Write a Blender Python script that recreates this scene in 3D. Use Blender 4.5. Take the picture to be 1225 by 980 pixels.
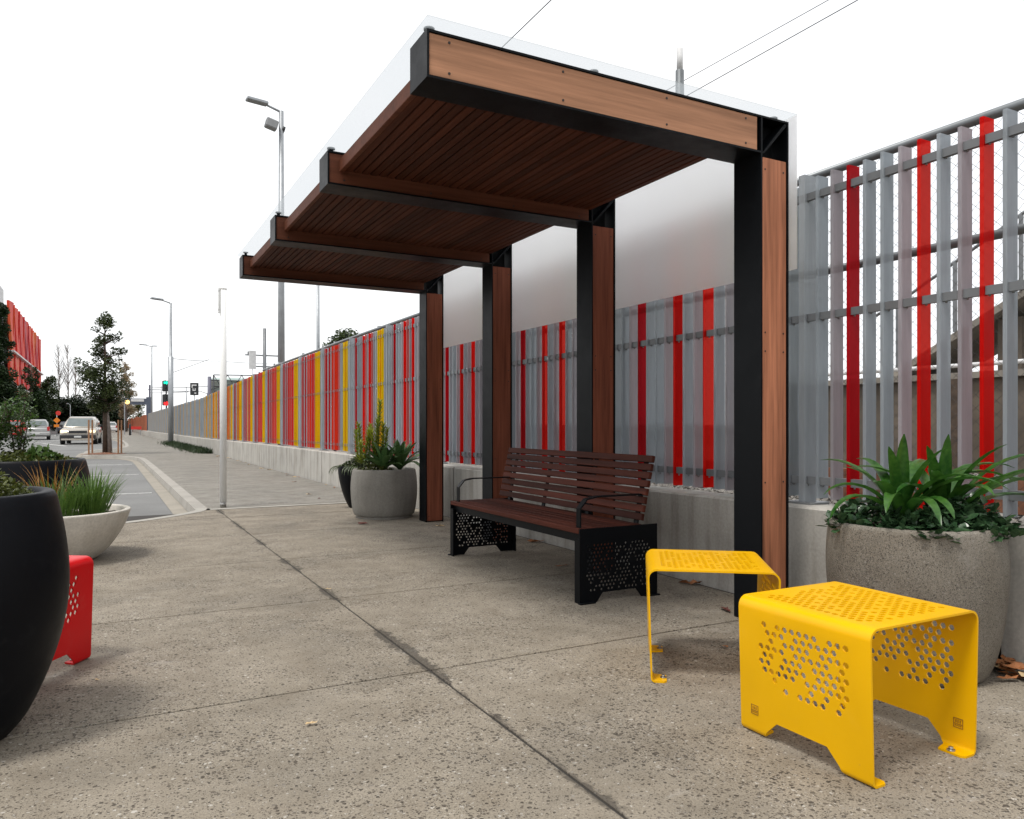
import bpy, bmesh, math, random
from mathutils import Vector, Matrix
from mathutils.geometry import delaunay_2d_cdt
random.seed(7)
R = random.Random(11)
PI = math.pi
scn = bpy.context.scene
for o in list(bpy.data.objects): bpy.data.objects.remove(o)
COL = scn.collection

# ------------------------------------------------------------------ camera
FPX, YAW, CYPX, EYE = 915.75, math.radians(28.04), 507.75, 1.06
cd = bpy.data.cameras.new('camera'); cam = bpy.data.objects.new('camera', cd); COL.objects.link(cam)
cam.location = (0, 0, EYE); cam.rotation_euler = (PI/2, 0, -YAW)
cd.sensor_width = 36; cd.lens = 36*FPX/1225; cd.shift_y = (CYPX-490)/1225
cd.clip_start = 0.05; cd.clip_end = 3000
scn.camera = cam

# ------------------------------------------------------------------ sky and sun (overcast)
SUN_EL, SUN_AZ = math.radians(66), math.radians(248)     # azimuth clockwise from +Y
w = bpy.data.worlds.new('World'); scn.world = w; w.use_nodes = True
nt = w.node_tree; nt.nodes.clear()
wo = nt.nodes.new('ShaderNodeOutputWorld'); bg = nt.nodes.new('ShaderNodeBackground')
sky = nt.nodes.new('ShaderNodeTexSky'); sky.sky_type = 'NISHITA'; sky.sun_disc = False
sky.sun_elevation = SUN_EL; sky.sun_rotation = SUN_AZ
sc = nt.nodes.new('ShaderNodeMix'); sc.data_type = 'RGBA'; sc.blend_type = 'MULTIPLY'; sc.inputs[0].default_value = 1
nt.links.new(sky.outputs[0], sc.inputs[6]); sc.inputs[7].default_value = (.1, .1, .1, 1)
tc = nt.nodes.new('ShaderNodeTexCoord'); mp = nt.nodes.new('ShaderNodeMapping'); mp.inputs['Scale'].default_value = (1, 1, 2.6)
nz = nt.nodes.new('ShaderNodeTexNoise'); nz.inputs['Scale'].default_value = 1.7; nz.inputs['Detail'].default_value = 5
rp = nt.nodes.new('ShaderNodeValToRGB')
rp.color_ramp.elements[0].position = .3; rp.color_ramp.elements[0].color = (.93, .955, .985, 1)
rp.color_ramp.elements[1].position = .62; rp.color_ramp.elements[1].color = (1.01, 1.01, 1.01, 1)
nt.links.new(tc.outputs['Generated'], mp.inputs[0]); nt.links.new(mp.outputs[0], nz.inputs[0]); nt.links.new(nz.outputs[0], rp.inputs[0])
mx = nt.nodes.new('ShaderNodeMix'); mx.data_type = 'RGBA'; mx.inputs[0].default_value = .08
nt.links.new(rp.outputs[0], mx.inputs[6]); nt.links.new(sc.outputs[2], mx.inputs[7])
nt.links.new(mx.outputs[2], bg.inputs[0]); bg.inputs[1].default_value = .77
nt.links.new(bg.outputs[0], wo.inputs[0])
sl = bpy.data.lights.new('sun', 'SUN'); sl.energy = 1.5; sl.angle = math.radians(12); sl.color = (1, .96, .9)
so = bpy.data.objects.new('sun', sl); COL.objects.link(so)
sdir = Vector((math.sin(SUN_AZ)*math.cos(SUN_EL), math.cos(SUN_AZ)*math.cos(SUN_EL), math.sin(SUN_EL)))
so.rotation_euler = sdir.to_track_quat('Z', 'Y').to_euler(); so.location = (0, 0, 30)
vs = scn.view_settings; vs.view_transform = 'Standard'; vs.look = 'None'; vs.exposure = 0.82; vs.gamma = 1; vs.use_curve_mapping = False

# ------------------------------------------------------------------ pixel helpers (a pixel gives a direction, d the distance along the view axis)
def at(px, py, d):
    l = (px-612.5)/FPX*d
    return Vector((math.sin(YAW)*d+math.cos(YAW)*l, math.cos(YAW)*d-math.sin(YAW)*l, EYE+(CYPX-py)/FPX*d))

# ------------------------------------------------------------------ materials
class N:
    def __init__(s, name):
        s.m = bpy.data.materials.new(name); s.m.use_nodes = True; s.t = s.m.node_tree; s.t.nodes.clear()
        s.out = s.n('OutputMaterial')
    def n(s, k, **kw):
        x = s.t.nodes.new('ShaderNode'+k)
        for a, b in kw.items(): setattr(x, a, b)
        return x
    def l(s, a, b): s.t.links.new(a, b)
    def val(s, sock, v):
        if isinstance(v, (int, float, tuple)): sock.default_value = (*v, 1) if isinstance(v, tuple) and len(v) == 3 and sock.type == 'RGBA' else v
        else: s.l(v, sock)
    def noise(s, vec, scale, detail=4, rough=.55):
        x = s.n('TexNoise'); x.inputs['Scale'].default_value = scale; x.inputs['Detail'].default_value = detail; x.inputs['Roughness'].default_value = rough
        if vec is not None: s.l(vec, x.inputs['Vector'])
        return x.outputs['Fac']
    def ramp(s, fac, stops, interp='LINEAR'):
        x = s.n('ValToRGB'); x.color_ramp.interpolation = interp; e = x.color_ramp.elements
        while len(e) < len(stops): e.new(.5)
        for k, (p, c) in zip(e, stops):
            k.position = p; k.color = (*c, 1) if len(c) == 3 else c
        s.l(fac, x.inputs[0]); return x.outputs[0]
    def mix(s, f, a, b, mode='MIX'):
        x = s.n('Mix', data_type='RGBA', blend_type=mode)
        s.val(x.inputs[0], f); s.val(x.inputs[6], a); s.val(x.inputs[7], b); return x.outputs[2]
    def math(s, op, a, b=0.0):
        x = s.n('Math', operation=op); s.val(x.inputs[0], a); s.val(x.inputs[1], b); return x.outputs[0]
    def mapping(s, vec, scale):
        x = s.n('Mapping'); x.inputs['Scale'].default_value = scale; s.l(vec, x.inputs[0]); return x.outputs[0]
    def bump(s, h, strength, dist=.01):
        x = s.n('Bump'); x.inputs['Strength'].default_value = strength; x.inputs['Distance'].default_value = dist; s.l(h, x.inputs['Height']); return x.outputs[0]
    def alb(s, col): return s.mix(1.0, col, (ALB, ALB, ALB), 'MULTIPLY')
    def bsdf(s, col, rough=.5, metal=0, normal=None, spec=.5, **kw):
        col = s.alb(col); p = s.n('BsdfPrincipled'); s.val(p.inputs['Base Color'], col); s.val(p.inputs['Roughness'], rough); p.inputs['Metallic'].default_value = metal
        p.inputs['Specular IOR Level'].default_value = spec
        if normal is not None: s.l(normal, p.inputs['Normal'])
        for k, v in kw.items(): s.val(p.inputs[k.replace('_', ' ')], v)
        return p.outputs[0]
    def pos(s): return s.n('NewGeometry').outputs['Position']
    def objc(s): return s.n('TexCoord').outputs['Object']
    def rnd(s): return s.n('ObjectInfo').outputs['Random']
    def done(s, sh): s.l(sh, s.out.inputs[0]); return s.m

ALB = .79      # one albedo level for all surfaces, matched to the exposure
def sc3(c, k): return tuple(min(1, v*k) for v in c)
def m_plain(name, c, rough=.5, metal=0, var=.12, scale=6, bump=0, spec=.5, coat=0):
    n = N(name); p = n.pos(); f = n.noise(p, scale)
    col = n.ramp(f, [(.3, sc3(c, 1-var)), (.7, sc3(c, 1+var))])
    nm = n.bump(n.noise(p, scale*12), bump, .004) if bump else None
    rr = n.math('ADD', n.math('MULTIPLY', n.noise(p, scale*2), .14), max(0, rough-.07))
    return n.done(n.bsdf(col, rr, metal, nm, spec, Coat_Weight=coat))
def m_coat(name, c, rough, spec, scuff, amount=.5):
    n = N(name); p = n.pos()
    col = n.ramp(n.noise(p, 2.5, 5), [(.3, sc3(c, .93)), (.7, sc3(c, 1.05))])
    dust = n.ramp(n.noise(p, 9, 8, .75), [(.56, (0, 0, 0)), (.8, (amount*.5,)*3)])
    col = n.mix(dust, col, scuff)
    v = n.n('TexVoronoi'); v.inputs['Scale'].default_value = 55; n.l(p, v.inputs['Vector']); sep = n.n('SeparateColor'); n.l(v.outputs['Color'], sep.inputs[0])
    chip = n.math('MULTIPLY', n.math('GREATER_THAN', sep.outputs[0], .965), n.math('LESS_THAN', v.outputs['Distance'], n.math('MULTIPLY', sep.outputs[1], .16)))
    col = n.mix(n.math('MULTIPLY', chip, amount), col, sc3(scuff, .8))
    scr = n.noise(n.mapping(p, (60, 7, 60)), 1, 2); sm_ = n.ramp(scr, [(.70, (0, 0, 0)), (.78, (amount*.35,)*3)]); col = n.mix(sm_, col, scuff)
    rr = n.math('ADD', n.math('MULTIPLY', n.noise(p, 7, 6, .7), .35), rough-.17)
    return n.done(n.bsdf(col, rr, 0, n.bump(n.noise(p, 420, 2), .05, .002), spec))
def m_wood(name, c, axis, contrast=.35, rough=.55, rvar=.35):
    n = N(name); oc = n.objc(); rnd = n.rnd()
    off = n.n('VectorMath', operation='ADD'); n.l(oc, off.inputs[0])
    cmb = n.n('CombineXYZ')
    for i in range(3): n.l(n.math('MULTIPLY', rnd, 17.0+5*i), cmb.inputs[i])
    n.l(cmb.outputs[0], off.inputs[1]); v = off.outputs[0]
    s = [42, 42, 42]; s[axis] = 1.6
    s2 = [9, 9, 9]; s2[axis] = .8
    g = n.noise(n.mapping(v, tuple(s)), 1, 6, .65); g2 = n.noise(n.mapping(v, tuple(s2)), 1, 3)
    f = n.math('ADD', n.math('MULTIPLY', g, .6), n.math('MULTIPLY', g2, .4))
    col = n.ramp(f, [(.33, sc3(c, 1-contrast)), (.5, c), (.68, sc3(c, 1+contrast))])
    br = n.math('ADD', n.math('MULTIPLY', rnd, rvar*2), 1-rvar)
    cb = n.n('CombineColor')
    for i in range(3): n.l(br, cb.inputs[i])
    col = n.mix(1.0, col, cb.outputs[0], 'MULTIPLY')
    return n.done(n.bsdf(col, rough, 0, n.bump(g, .25, .003), .12))
def m_agg(name, mat, stone, light, scale=62, dens=.34, stain=(.8, 1.12), joint=None):
    """exposed aggregate concrete: chips of several sizes in a cement matrix, with stains"""
    n = N(name); p = n.pos()
    wob = n.n('Mix', data_type='VECTOR'); wob.inputs[0].default_value = .014
    nn = n.n('TexNoise'); nn.inputs['Scale'].default_value = 45; n.l(p, nn.inputs[0])
    n.l(p, wob.inputs[4]); n.l(nn.outputs['Color'], wob.inputs[5]); pv = wob.outputs[1]
    col = n.ramp(n.noise(p, 140, 3), [(.3, sc3(mat, .78)), (.7, sc3(mat, 1.18))])
    wear = n.ramp(n.noise(p, 2.1, 5, .6), [(.3, (.6,)*3), (.7, (1.08,)*3)])
    hs = None
    for k, (s, d) in enumerate(((scale, dens), (scale*1.7, dens*.95), (scale*3.1, dens*.9))):
        v = n.n('TexVoronoi'); v.inputs['Scale'].default_value = s; n.l(pv, v.inputs['Vector'])
        sep = n.n('SeparateColor'); n.l(v.outputs['Color'], sep.inputs[0])
        thr = n.math('MULTIPLY', n.math('MULTIPLY', sep.outputs[0], d*1.3), wear)
        mask = n.math('MULTIPLY', n.math('SUBTRACT', thr, v.outputs['Distance']), 18.0)
        cl = n.n('Clamp'); n.l(mask, cl.inputs[0])
        scol = n.ramp(sep.outputs[1], [(0, sc3(stone, .5)), (.4, stone), (.78, sc3(stone, 1.8)), (.95, light)])
        col = n.mix(n.math('MULTIPLY', cl.outputs[0], .85), col, scol)
        hs = cl.outputs[0] if hs is None else n.math('ADD', hs, cl.outputs[0])
    st = n.noise(p, .8, 7, .66)
    col = n.mix(1.0, col, n.ramp(st, [(.3, (stain[0],)*3), (.5, (.98, .97, .95)), (.72, (stain[1],)*3)]), 'MULTIPLY')
    col = n.mix(1.0, col, n.ramp(n.noise(p, 4.3, 6, .65), [(.32, (.82, .80, .78)), (.52, (1, 1, 1)), (.72, (1.16, 1.16, 1.17))]), 'MULTIPLY')
    col = n.mix(1.0, col, n.ramp(n.noise(p, 8.5, 2), [(.70, (1, 1, 1)), (.76, (.74, .72, .70))]), 'MULTIPLY')
    pale = n.ramp(n.noise(n.mapping(p, (1, 2.2, 1)), 1.9, 8, .72), [(.60, (0, 0, 0)), (.74, (.55,)*3)])
    col = n.mix(pale, col, sc3(light, .95))
    if joint is not None:
        sx = n.n('SeparateXYZ'); n.l(p, sx.inputs[0])
        dist = n.math('ABSOLUTE', n.math('SUBTRACT', sx.outputs[0], joint))
        wd = n.math('MULTIPLY', n.ramp(n.noise(n.mapping(p, (2, 1, 1)), 1.3, 6, .7), [(.46, (0, 0, 0)), (.68, (1,)*3)]), .15)
        wd = n.math('ADD', n.math('MULTIPLY', wd, n.noise(p, 30, 3)), .004)
        cl = n.n('Clamp'); n.l(n.math('MULTIPLY', n.math('SUBTRACT', wd, dist), 45.0), cl.inputs[0])
        col = n.mix(n.math('MULTIPLY', cl.outputs[0], .7), col, (.05, .043, .036))
    return n.done(n.bsdf(col, .85, 0, n.bump(hs, .4, .003), .25))
def m_concrete(name, c, dirt=.3, streak=True):
    n = N(name); p = n.pos(); oc = n.objc()
    col = n.ramp(n.noise(p, 2.3, 6, .6), [(.28, sc3(c, .78)), (.5, c), (.74, sc3(c, 1.12))])
    col = n.mix(1.0, col, n.ramp(n.noise(p, 60, 3), [(.3, (.88,)*3), (.7, (1.08,)*3)]), 'MULTIPLY')
    if streak:
        s = n.noise(n.mapping(p, (5, 5, .5)), 1.6, 5, .6)
        col = n.mix(dirt, col, n.ramp(s, [(.35, (.52, .49, .44)), (.55, (1, 1, 1))]), 'MULTIPLY')
    col = n.mix(1.0, col, n.ramp(n.rnd(), [(0, (.93, .93, .93)), (1, (1.05, 1.04, 1.03))]), 'MULTIPLY')
    return n.done(n.bsdf(col, .8, 0, n.bump(n.noise(p, 90, 3), .15, .003), .3))
def m_foliage(name, dark, light, scale=9, gloss=.45, trans=.3):
    n = N(name); p = n.pos()
    f = n.math('ADD', n.math('MULTIPLY', n.noise(p, scale, 3), .55), n.math('MULTIPLY', n.noise(p, scale*7, 1), .45))
    col = n.ramp(f, [(.34, dark), (.66, light)])
    a = n.bsdf(col, gloss, 0, None, .4); t = n.n('BsdfTranslucent'); n.l(n.alb(col), t.inputs[0])
    ms = n.n('MixShader'); ms.inputs[0].default_value = trans; n.l(a, ms.inputs[1]); n.l(t.outputs[0], ms.inputs[2])
    return n.done(ms.outputs[0])
def m_slat(name, c, tint, through=.38, blur=0):
    """tinted translucent blade: part body colour, part see-through (blurred when frosted)"""
    n = N(name); p = n.pos()
    col = n.ramp(n.noise(n.mapping(p, (6, 6, .7)), 2, 5, .65), [(.3, sc3(c, .84)), (.7, sc3(c, 1.1))])
    col = n.mix(1.0, col, n.ramp(n.rnd(), [(0, (.88,)*3), (1, (1.08,)*3)]), 'MULTIPLY')
    a = n.bsdf(col, .45, 0, None, .15); tl = n.n('BsdfTranslucent'); n.l(n.alb(col), tl.inputs[0])
    m1 = n.n('MixShader'); m1.inputs[0].default_value = .35; n.l(a, m1.inputs[1]); n.l(tl.outputs[0], m1.inputs[2])
    if blur:
        tr = n.n('BsdfRefraction'); tr.inputs['Roughness'].default_value = blur; tr.inputs['IOR'].default_value = 1.06
    else: tr = n.n('BsdfTransparent')
    tr.inputs[0].default_value = (*tint, 1)
    m2 = n.n('MixShader'); m2.inputs[0].default_value = through; n.l(m1.outputs[0], m2.inputs[1]); n.l(tr.outputs[0], m2.inputs[2])
    return n.done(m2.outputs[0])
def m_frost(name, through, c=(.97, .97, .975), blur=False):
    n = N(name)
    d = n.bsdf(c, .35, 0, None, .3); tl = n.n('BsdfTranslucent'); tl.inputs[0].default_value = (*c, 1)
    m1 = n.n('MixShader'); m1.inputs[0].default_value = .8; n.l(d, m1.inputs[1]); n.l(tl.outputs[0], m1.inputs[2])
    if blur:
        tr = n.n('BsdfRefraction'); tr.inputs['Roughness'].default_value = .8; tr.inputs['IOR'].default_value = 1.16
    else: tr = n.n('BsdfTransparent')
    tr.inputs[0].default_value = (.995, .995, .995, 1)
    m2 = n.n('MixShader'); m2.inputs[0].default_value = through; n.l(m1.outputs[0], m2.inputs[1]); n.l(tr.outputs[0], m2.inputs[2])
    return n.done(m2.outputs[0])
def m_emit(name, c, s):
    n = N(name); e = n.n('Emission'); e.inputs[0].default_value = (*c, 1); e.inputs[1].default_value = s; return n.done(e.outputs[0])
def m_asphalt(name, c):
    n = N(name); p = n.pos()
    col = n.ramp(n.noise(p, 160, 3, .7), [(.3, sc3(c, .7)), (.7, sc3(c, 1.35))])
    col = n.mix(1.0, col, n.ramp(n.noise(p, .5, 6, .6), [(.3, (.8,)*3), (.7, (1.15,)*3)]), 'MULTIPLY')
    return n.done(n.bsdf(col, .85, 0, n.bump(n.noise(p, 200, 2), .3, .003), .3))

M = dict(
 slab=m_agg('plaza concrete', (.312, .274, .220), (.080, .067, .054), (.53, .50, .45), 64, .44, (.70, 1.12), 1.24),
 path=m_agg('footpath concrete', (.29, .275, .245), (.10, .092, .08), (.46, .46, .44), 75, .5),
 jointbed=m_plain('joint filler', (.035, .03, .025), .9),
 kerbc=m_concrete('kerb concrete', (.37, .35, .315), .5, False), gutter=m_concrete('gutter concrete', (.33, .30, .25), .4, False),
 edge=m_concrete('pale edge concrete', (.43, .41, .365), .4, False),
 wall=m_concrete('wall concrete', (.52, .50, .46), .6),
 asphalt=m_asphalt('asphalt', (.20, .20, .195)), paint=m_plain('road paint', (.6, .6, .58), .7, 0, .25, 20),
 ground=m_plain('dry ground', (.13, .12, .085), .95, 0, .3, .3), grassm=m_foliage('verge grass', (.04, .065, .018), (.09, .12, .035), 4),
 steel=m_coat('black powder coat', (.0045, .0055, .007), .42, .10, (.035, .037, .04), .35), steel_in=m_plain('black plate', (.006, .007, .008), .6, 0, .1, 5, 0, .1),
 wood_x=m_wood('bleached timber', (.50, .255, .148), 0, .36, .6, .06), wood_z=m_wood('column timber', (.19, .060, .034), 2, .5, .55, .25), wood_zl=m_wood('weathered column timber', (.49, .20, .11), 2, .55, .55, .06),  # column tones paint in the roof shade: nearest column lit, the rest shaded
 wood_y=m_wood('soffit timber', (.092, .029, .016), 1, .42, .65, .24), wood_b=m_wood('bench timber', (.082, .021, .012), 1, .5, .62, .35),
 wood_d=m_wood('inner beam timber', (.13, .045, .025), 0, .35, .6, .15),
 screw=m_plain('screw heads', (.05, .04, .035), .5, .6), bolt=m_plain('zinc bolts', (.45, .44, .42), .35, .9),
 frost=m_frost('frosted polycarbonate', .58, (1, 1, 1), True), clear=m_frost('clear sheet face', .97), roofp=m_frost('clear roof sheet', .68, (.40, .43, .45)),
 yellow=m_coat('yellow powder coat', (.93, .50, .0), .33, .24, (.80, .50, .08), .3), red=m_coat('red powder coat', (.70, .003, .006), .36, .22, (.5, .2, .17), .3),
 mark=m_plain('engraved mark', (.30, .12, .01), .6),
 stone=m_agg('planter terrazzo stone', (.25, .226, .19), (.085, .075, .065), (.36, .34, .31), 190, .5, (.85, 1.1)),
 stone_g=m_concrete('grey cast stone', (.275, .262, .235), .3), potblack=m_coat('black fibre cement', (.0035, .0042, .0065), .46, .11, (.05, .052, .055), .45),
 white=m_concrete('white cast bowl', (.74, .70, .63), .3), soil=m_plain('potting soil', (.035, .022, .014), .95, 0, .4, 30, .6),
 rail=m_plain('galvanised rail', (.30, .31, .32), .4, .55), raild=m_plain('grey painted rail', (.20, .21, .22), .45, .3),
 pipe=m_plain('galvanised pipe', (.21, .225, .235), .42, .6), wire=m_plain('chain link wire', (.10, .10, .10), .5, .5),
 lamp=m_plain('galvanised pole', (.40, .42, .44), .45, .5), whitep=m_plain('white painted pole', (.95, .95, .93), .5, 0, .05, 4),
 dark=m_plain('dark housings', (.02, .022, .025), .5), cable=m_plain('cable', (.05, .05, .055), .6),
 ballast=m_agg('ballast bed', (.30, .28, .25), (.12, .11, .10), (.62, .6, .57), 16, .7), pebble=m_plain('ballast stones', (.24, .225, .205), .85, 0, .6, 14),
 platform=m_plain('platform wall', (.13, .105, .08), .85, 0, .4, 1.2, .2), plank=m_plain('weathered ramp', (.26, .235, .20), .8, 0, .3, 2),
 leafdry=m_plain('dry leaf', (.33, .125, .042), .7, 0, .5, 14), leafpale=m_plain('pale dry leaf', (.55, .40, .22), .7, 0, .3, 14), leafred=m_plain('dark dry leaf', (.13, .025, .015), .6, 0, .4, 14),
 mulch=m_plain('bark mulch', (.20, .085, .045), .9, 0, .5, 12, .5),
 bark=m_plain('bark', (.085, .058, .04), .9, 0, .4, 12, .5), barkp=m_plain('pale bark', (.20, .17, .15), .9, 0, .3, 8), stake=m_plain('timber stake', (.36, .19, .10), .8, 0, .2, 8),
 strap=m_foliage('strap leaves', (.018, .085, .012), (.075, .20, .03), 7, .3, .3), jade=m_foliage('waxy leaves', (.014, .05, .02), (.085, .16, .07), 30, .25, .2),
 olive=m_foliage('olive leaves', (.035, .05, .012), (.15, .17, .035), 30, .4), lime=m_foliage('lime succulent', (.09, .16, .014), (.40, .44, .03), 8, .4), agave=m_foliage('agave leaves', (.04, .10, .03), (.13, .23, .075), 9, .4, .2),
 greenb=m_foliage('bright shrub leaves', (.035, .085, .018), (.13, .22, .05), 20, .35), tree=m_foliage('street tree leaves', (.022, .038, .014), (.10, .13, .042), 2.5, .35),
 treed=m_foliage('dark tree leaves', (.010, .026, .009), (.042, .075, .022), 1.2, .5), hedge=m_foliage('far hedge leaves', (.008, .020, .010), (.026, .05, .018), .6, .6),
 treetan=m_foliage('tan dry foliage', (.30, .23, .13), (.52, .43, .28), 2, .6), treem=m_foliage('mid tree leaves', (.03, .055, .018), (.085, .12, .04), 1.0, .5),
 grassg=m_foliage('bowl grass green', (.05, .12, .02), (.15, .26, .05), 20, .35), grasso=m_foliage('bowl grass amber', (.20, .085, .012), (.42, .20, .03), 20, .4), twig=m_plain('twig', (.25, .22, .20), .9),
 stem=m_plain('plant stems', (.06, .075, .025), .7, 0, .3, 20),
 glass=m_plain('car glass', (.15, .18, .18), .12, .0, .1, 3, 0, .8), tyre=m_plain('tyre rubber', (.012, .012, .012), .8), silver=m_plain('silver car paint', (.48, .48, .47), .3, .55, .05, 2, 0, .5, .6),
 champ=m_plain('champagne car paint', (.46, .42, .36), .3, .5, .05, 2, 0, .5, .6), plast=m_plain('black trim', (.02, .02, .02), .5), carwhite=m_plain('white car paint', (.75, .75, .75), .3, 0, .05, 2, 0, .5, .5),
 plate=m_plain('number plate', (.7, .7, .68), .5), head=m_emit('headlight glow', (1, .72, .42), 1.6), tail=m_plain('tail lamp', (.5, .01, .01), .3),
 rim=m_plain('alloy', (.4, .4, .4), .35, .8), orange=m_plain('orange sign', (.85, .25, .01), .5), signred=m_plain('red sign', (.7, .03, .02), .5),
 sigg=m_emit('green signal', (.02, .8, .5), 1.0), sigr=m_emit('red signal', (1, .03, .03), 1.2), amber=m_emit('amber lamp', (1, .6, .2), 1.6),
 navy=m_plain('blue grey steel', (.10, .12, .17), .5), facade=None, white2=m_plain('white trim', (.75, .75, .75), .6), grey=m_plain('building grey', (.33, .34, .35), .7),
 glassb=m_plain('pale green glazing', (.46, .58, .55), .25, 0, .08, .3, 0, .6), truss=m_plain('truss', (.05, .055, .06), .6), purple=m_plain('slate post', (.12, .12, .17), .5),
)
def facade():
    n = N('red facade panels'); p = n.pos()
    f = n.noise(n.mapping(p, (.2, .45, .05)), 1.0, 2)
    col = n.ramp(f, [(.32, (.33, .012, .05)), (.47, (.72, .02, .012)), (.58, (.80, .06, .015)), (.72, (.78, .22, .04))])
    return n.done(n.bsdf(col, .6))
M['facade'] = facade()
SL = {'g': m_slat('blade grey', (.50, .545, .585), (.92, .96, .98), .22, .2), 'm': m_slat('blade mauve grey', (.53, .50, .53), (.96, .94, .96), .22, .2),  # mauve cast: red bounced from neighbouring blades, painted into a grey one
      'D': m_slat('blade crimson', (.60, .001, .008), (.97, .2, .26), .22), 'R': m_slat('blade scarlet', (1, .004, .001), (1, .34, .28), .36),
      'O': m_slat('blade vermilion', (1, .06, .012), (1, .42, .32), .32), 'Y': m_slat('blade yellow', (1, .70, .0), (1, .9, .2), .24), 'K': m_slat('blade rose', (.72, .22, .21), (1, .7, .65), .26, .2),  # rose: grey blade with the glow of red neighbours put into its colour
      'A': m_slat('blade amber', (1, .56, .01), (1, .75, .45), .26), 'P': m_slat('post grey', (.57, .60, .63), (.9, .94, .95), .18, .2)}

# ------------------------------------------------------------------ mesh helpers
class MB:
    def __init__(s): s.v = []; s.f = []; s.smooth = set()
    def face(s, idx, sm=False):
        if sm: s.smooth.add(len(s.f))
        s.f.append(tuple(idx))
    def add(s, vs, fs, sm=False):
        b = len(s.v); s.v += [tuple(v) for v in vs]
        for f in fs: s.face([b+i for i in f], sm)
        return s
    def box(s, x0, x1, y0, y1, z0, z1):
        return s.add([(x0,y0,z0),(x1,y0,z0),(x1,y1,z0),(x0,y1,z0),(x0,y0,z1),(x1,y0,z1),(x1,y1,z1),(x0,y1,z1)],
                     [(0,3,2,1),(4,5,6,7),(0,1,5,4),(1,2,6,5),(2,3,7,6),(3,0,4,7)])
    def bbox(s, x0, x1, y0, y1, z0, z1, b):
        """box with chamfered edges"""
        bm = bmesh.new(); bmesh.ops.create_cube(bm, size=1)
        for v in bm.verts: v.co = Vector(((x0+x1)/2+v.co.x*(x1-x0), (y0+y1)/2+v.co.y*(y1-y0), (z0+z1)/2+v.co.z*(z1-z0)))
        bmesh.ops.bevel(bm, geom=list(bm.edges), offset=b, segments=1, affect='EDGES')
        bm.verts.index_update(); s.add([v.co[:] for v in bm.verts], [[v.index for v in f.verts] for f in bm.faces]); bm.free(); return s
    def tube(s, pts, rad, n=8, cap=True, sm=True):
        """round bar through points; rad number or list"""
        pts = [Vector(p) for p in pts]; rs = rad if isinstance(rad, (list, tuple)) else [rad]*len(pts)
        base = len(s.v); up = None
        for i, p in enumerate(pts):
            t = (pts[min(i+1, len(pts)-1)]-pts[max(i-1, 0)]).normalized()
            if up is None:
                up = Vector((0, 0, 1)) if abs(t.z) < .9 else Vector((1, 0, 0))
            a = t.cross(up).normalized(); b = a.cross(t).normalized(); up = b
            for k in range(n):
                q = 2*PI*k/n; s.v.append(tuple(p+rs[i]*(math.cos(q)*a+math.sin(q)*b)))
        for i in range(len(pts)-1):
            for k in range(n):
                k2 = (k+1) % n; s.face((base+i*n+k, base+(i+1)*n+k, base+(i+1)*n+k2, base+i*n+k2), sm)
        if cap:
            s.face([base+k for k in range(n)]); s.face([base+(len(pts)-1)*n+k for k in reversed(range(n))])
        return s
    def lathe(s, prof, n=48, cap0=True, cap1=False, sm=True):
        base = len(s.v)
        for r, z in prof:
            for k in range(n): q = 2*PI*k/n; s.v.append((r*math.cos(q), r*math.sin(q), z))
        for i in range(len(prof)-1):
            for k in range(n):
                k2 = (k+1) % n; s.face((base+i*n+k, base+i*n+k2, base+(i+1)*n+k2, base+(i+1)*n+k), sm)
        if cap0: s.face([base+k for k in reversed(range(n))])
        if cap1: s.face([base+(len(prof)-1)*n+k for k in range(n)])
        return s
    def poly(s, pts, z0, z1):
        n = len(pts); s.add([(x, y, z0) for x, y in pts]+[(x, y, z1) for x, y in pts],
            [tuple(range(n-1, -1, -1)), tuple(range(n, 2*n))]+[(i, (i+1) % n, n+(i+1) % n, n+i) for i in range(n)]); return s
    def sheet(s, pts, z):
        return s.add([(x, y, z) for x, y in pts], [tuple(range(len(pts)))])
    def quad(s, c, u, v):
        c = Vector(c); return s.add([c-u-v, c+u-v, c+u+v, c-u+v], [(0, 1, 2, 3)])
    def mesh(s, name, mat):
        me = bpy.data.meshes.new(name); me.from_pydata(s.v, [], s.f)
        if s.smooth:
            me.polygons.foreach_set('use_smooth', [i in s.smooth for i in range(len(s.f))])
        me.materials.append(mat); me.update(); return me
    def build(s, name, mat, parent=None, loc=None, rz=0):
        return link(name, s.mesh(name, mat), parent, loc, rz)
def link(name, me, parent=None, loc=None, rz=0):
    o = bpy.data.objects.new(name, me); COL.objects.link(o); o.parent = parent
    if loc is not None: o.location = loc
    if rz: o.rotation_euler.z = rz
    return o
def tag(o, label=None, cat=None, group=None, kind=None):
    if label: o['label'] = label
    if cat: o['category'] = cat
    if group: o['group'] = group
    if kind: o['kind'] = kind
    return o
def thing(name, label, cat, loc=(0, 0, 0), rz=0, group=None):
    o = bpy.data.objects.new(name, None); COL.objects.link(o); o.location = loc; o.rotation_euler.z = rz; o.empty_display_size = .1
    return tag(o, label, cat, group)
def struct(o): o['kind'] = 'structure'; return o
def offset_path(pts, d):
    """offset to the left-hand side of travel"""
    out = []
    for i, p in enumerate(pts):
        a = Vector(pts[max(i-1, 0)]); b = Vector(pts[min(i+1, len(pts)-1)]); t = (b-a).normalized()
        out.append((p[0]-t.y*d, p[1]+t.x*d))
    return out
def smooth_path(pts, it=2):
    for _ in range(it):
        q = [pts[0]]
        for a, b in zip(pts, pts[1:]):
            q += [(a[0]*.75+b[0]*.25, a[1]*.75+b[1]*.25), (a[0]*.25+b[0]*.75, a[1]*.25+b[1]*.75)]
        pts = q+[pts[-1]]
    return pts
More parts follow.
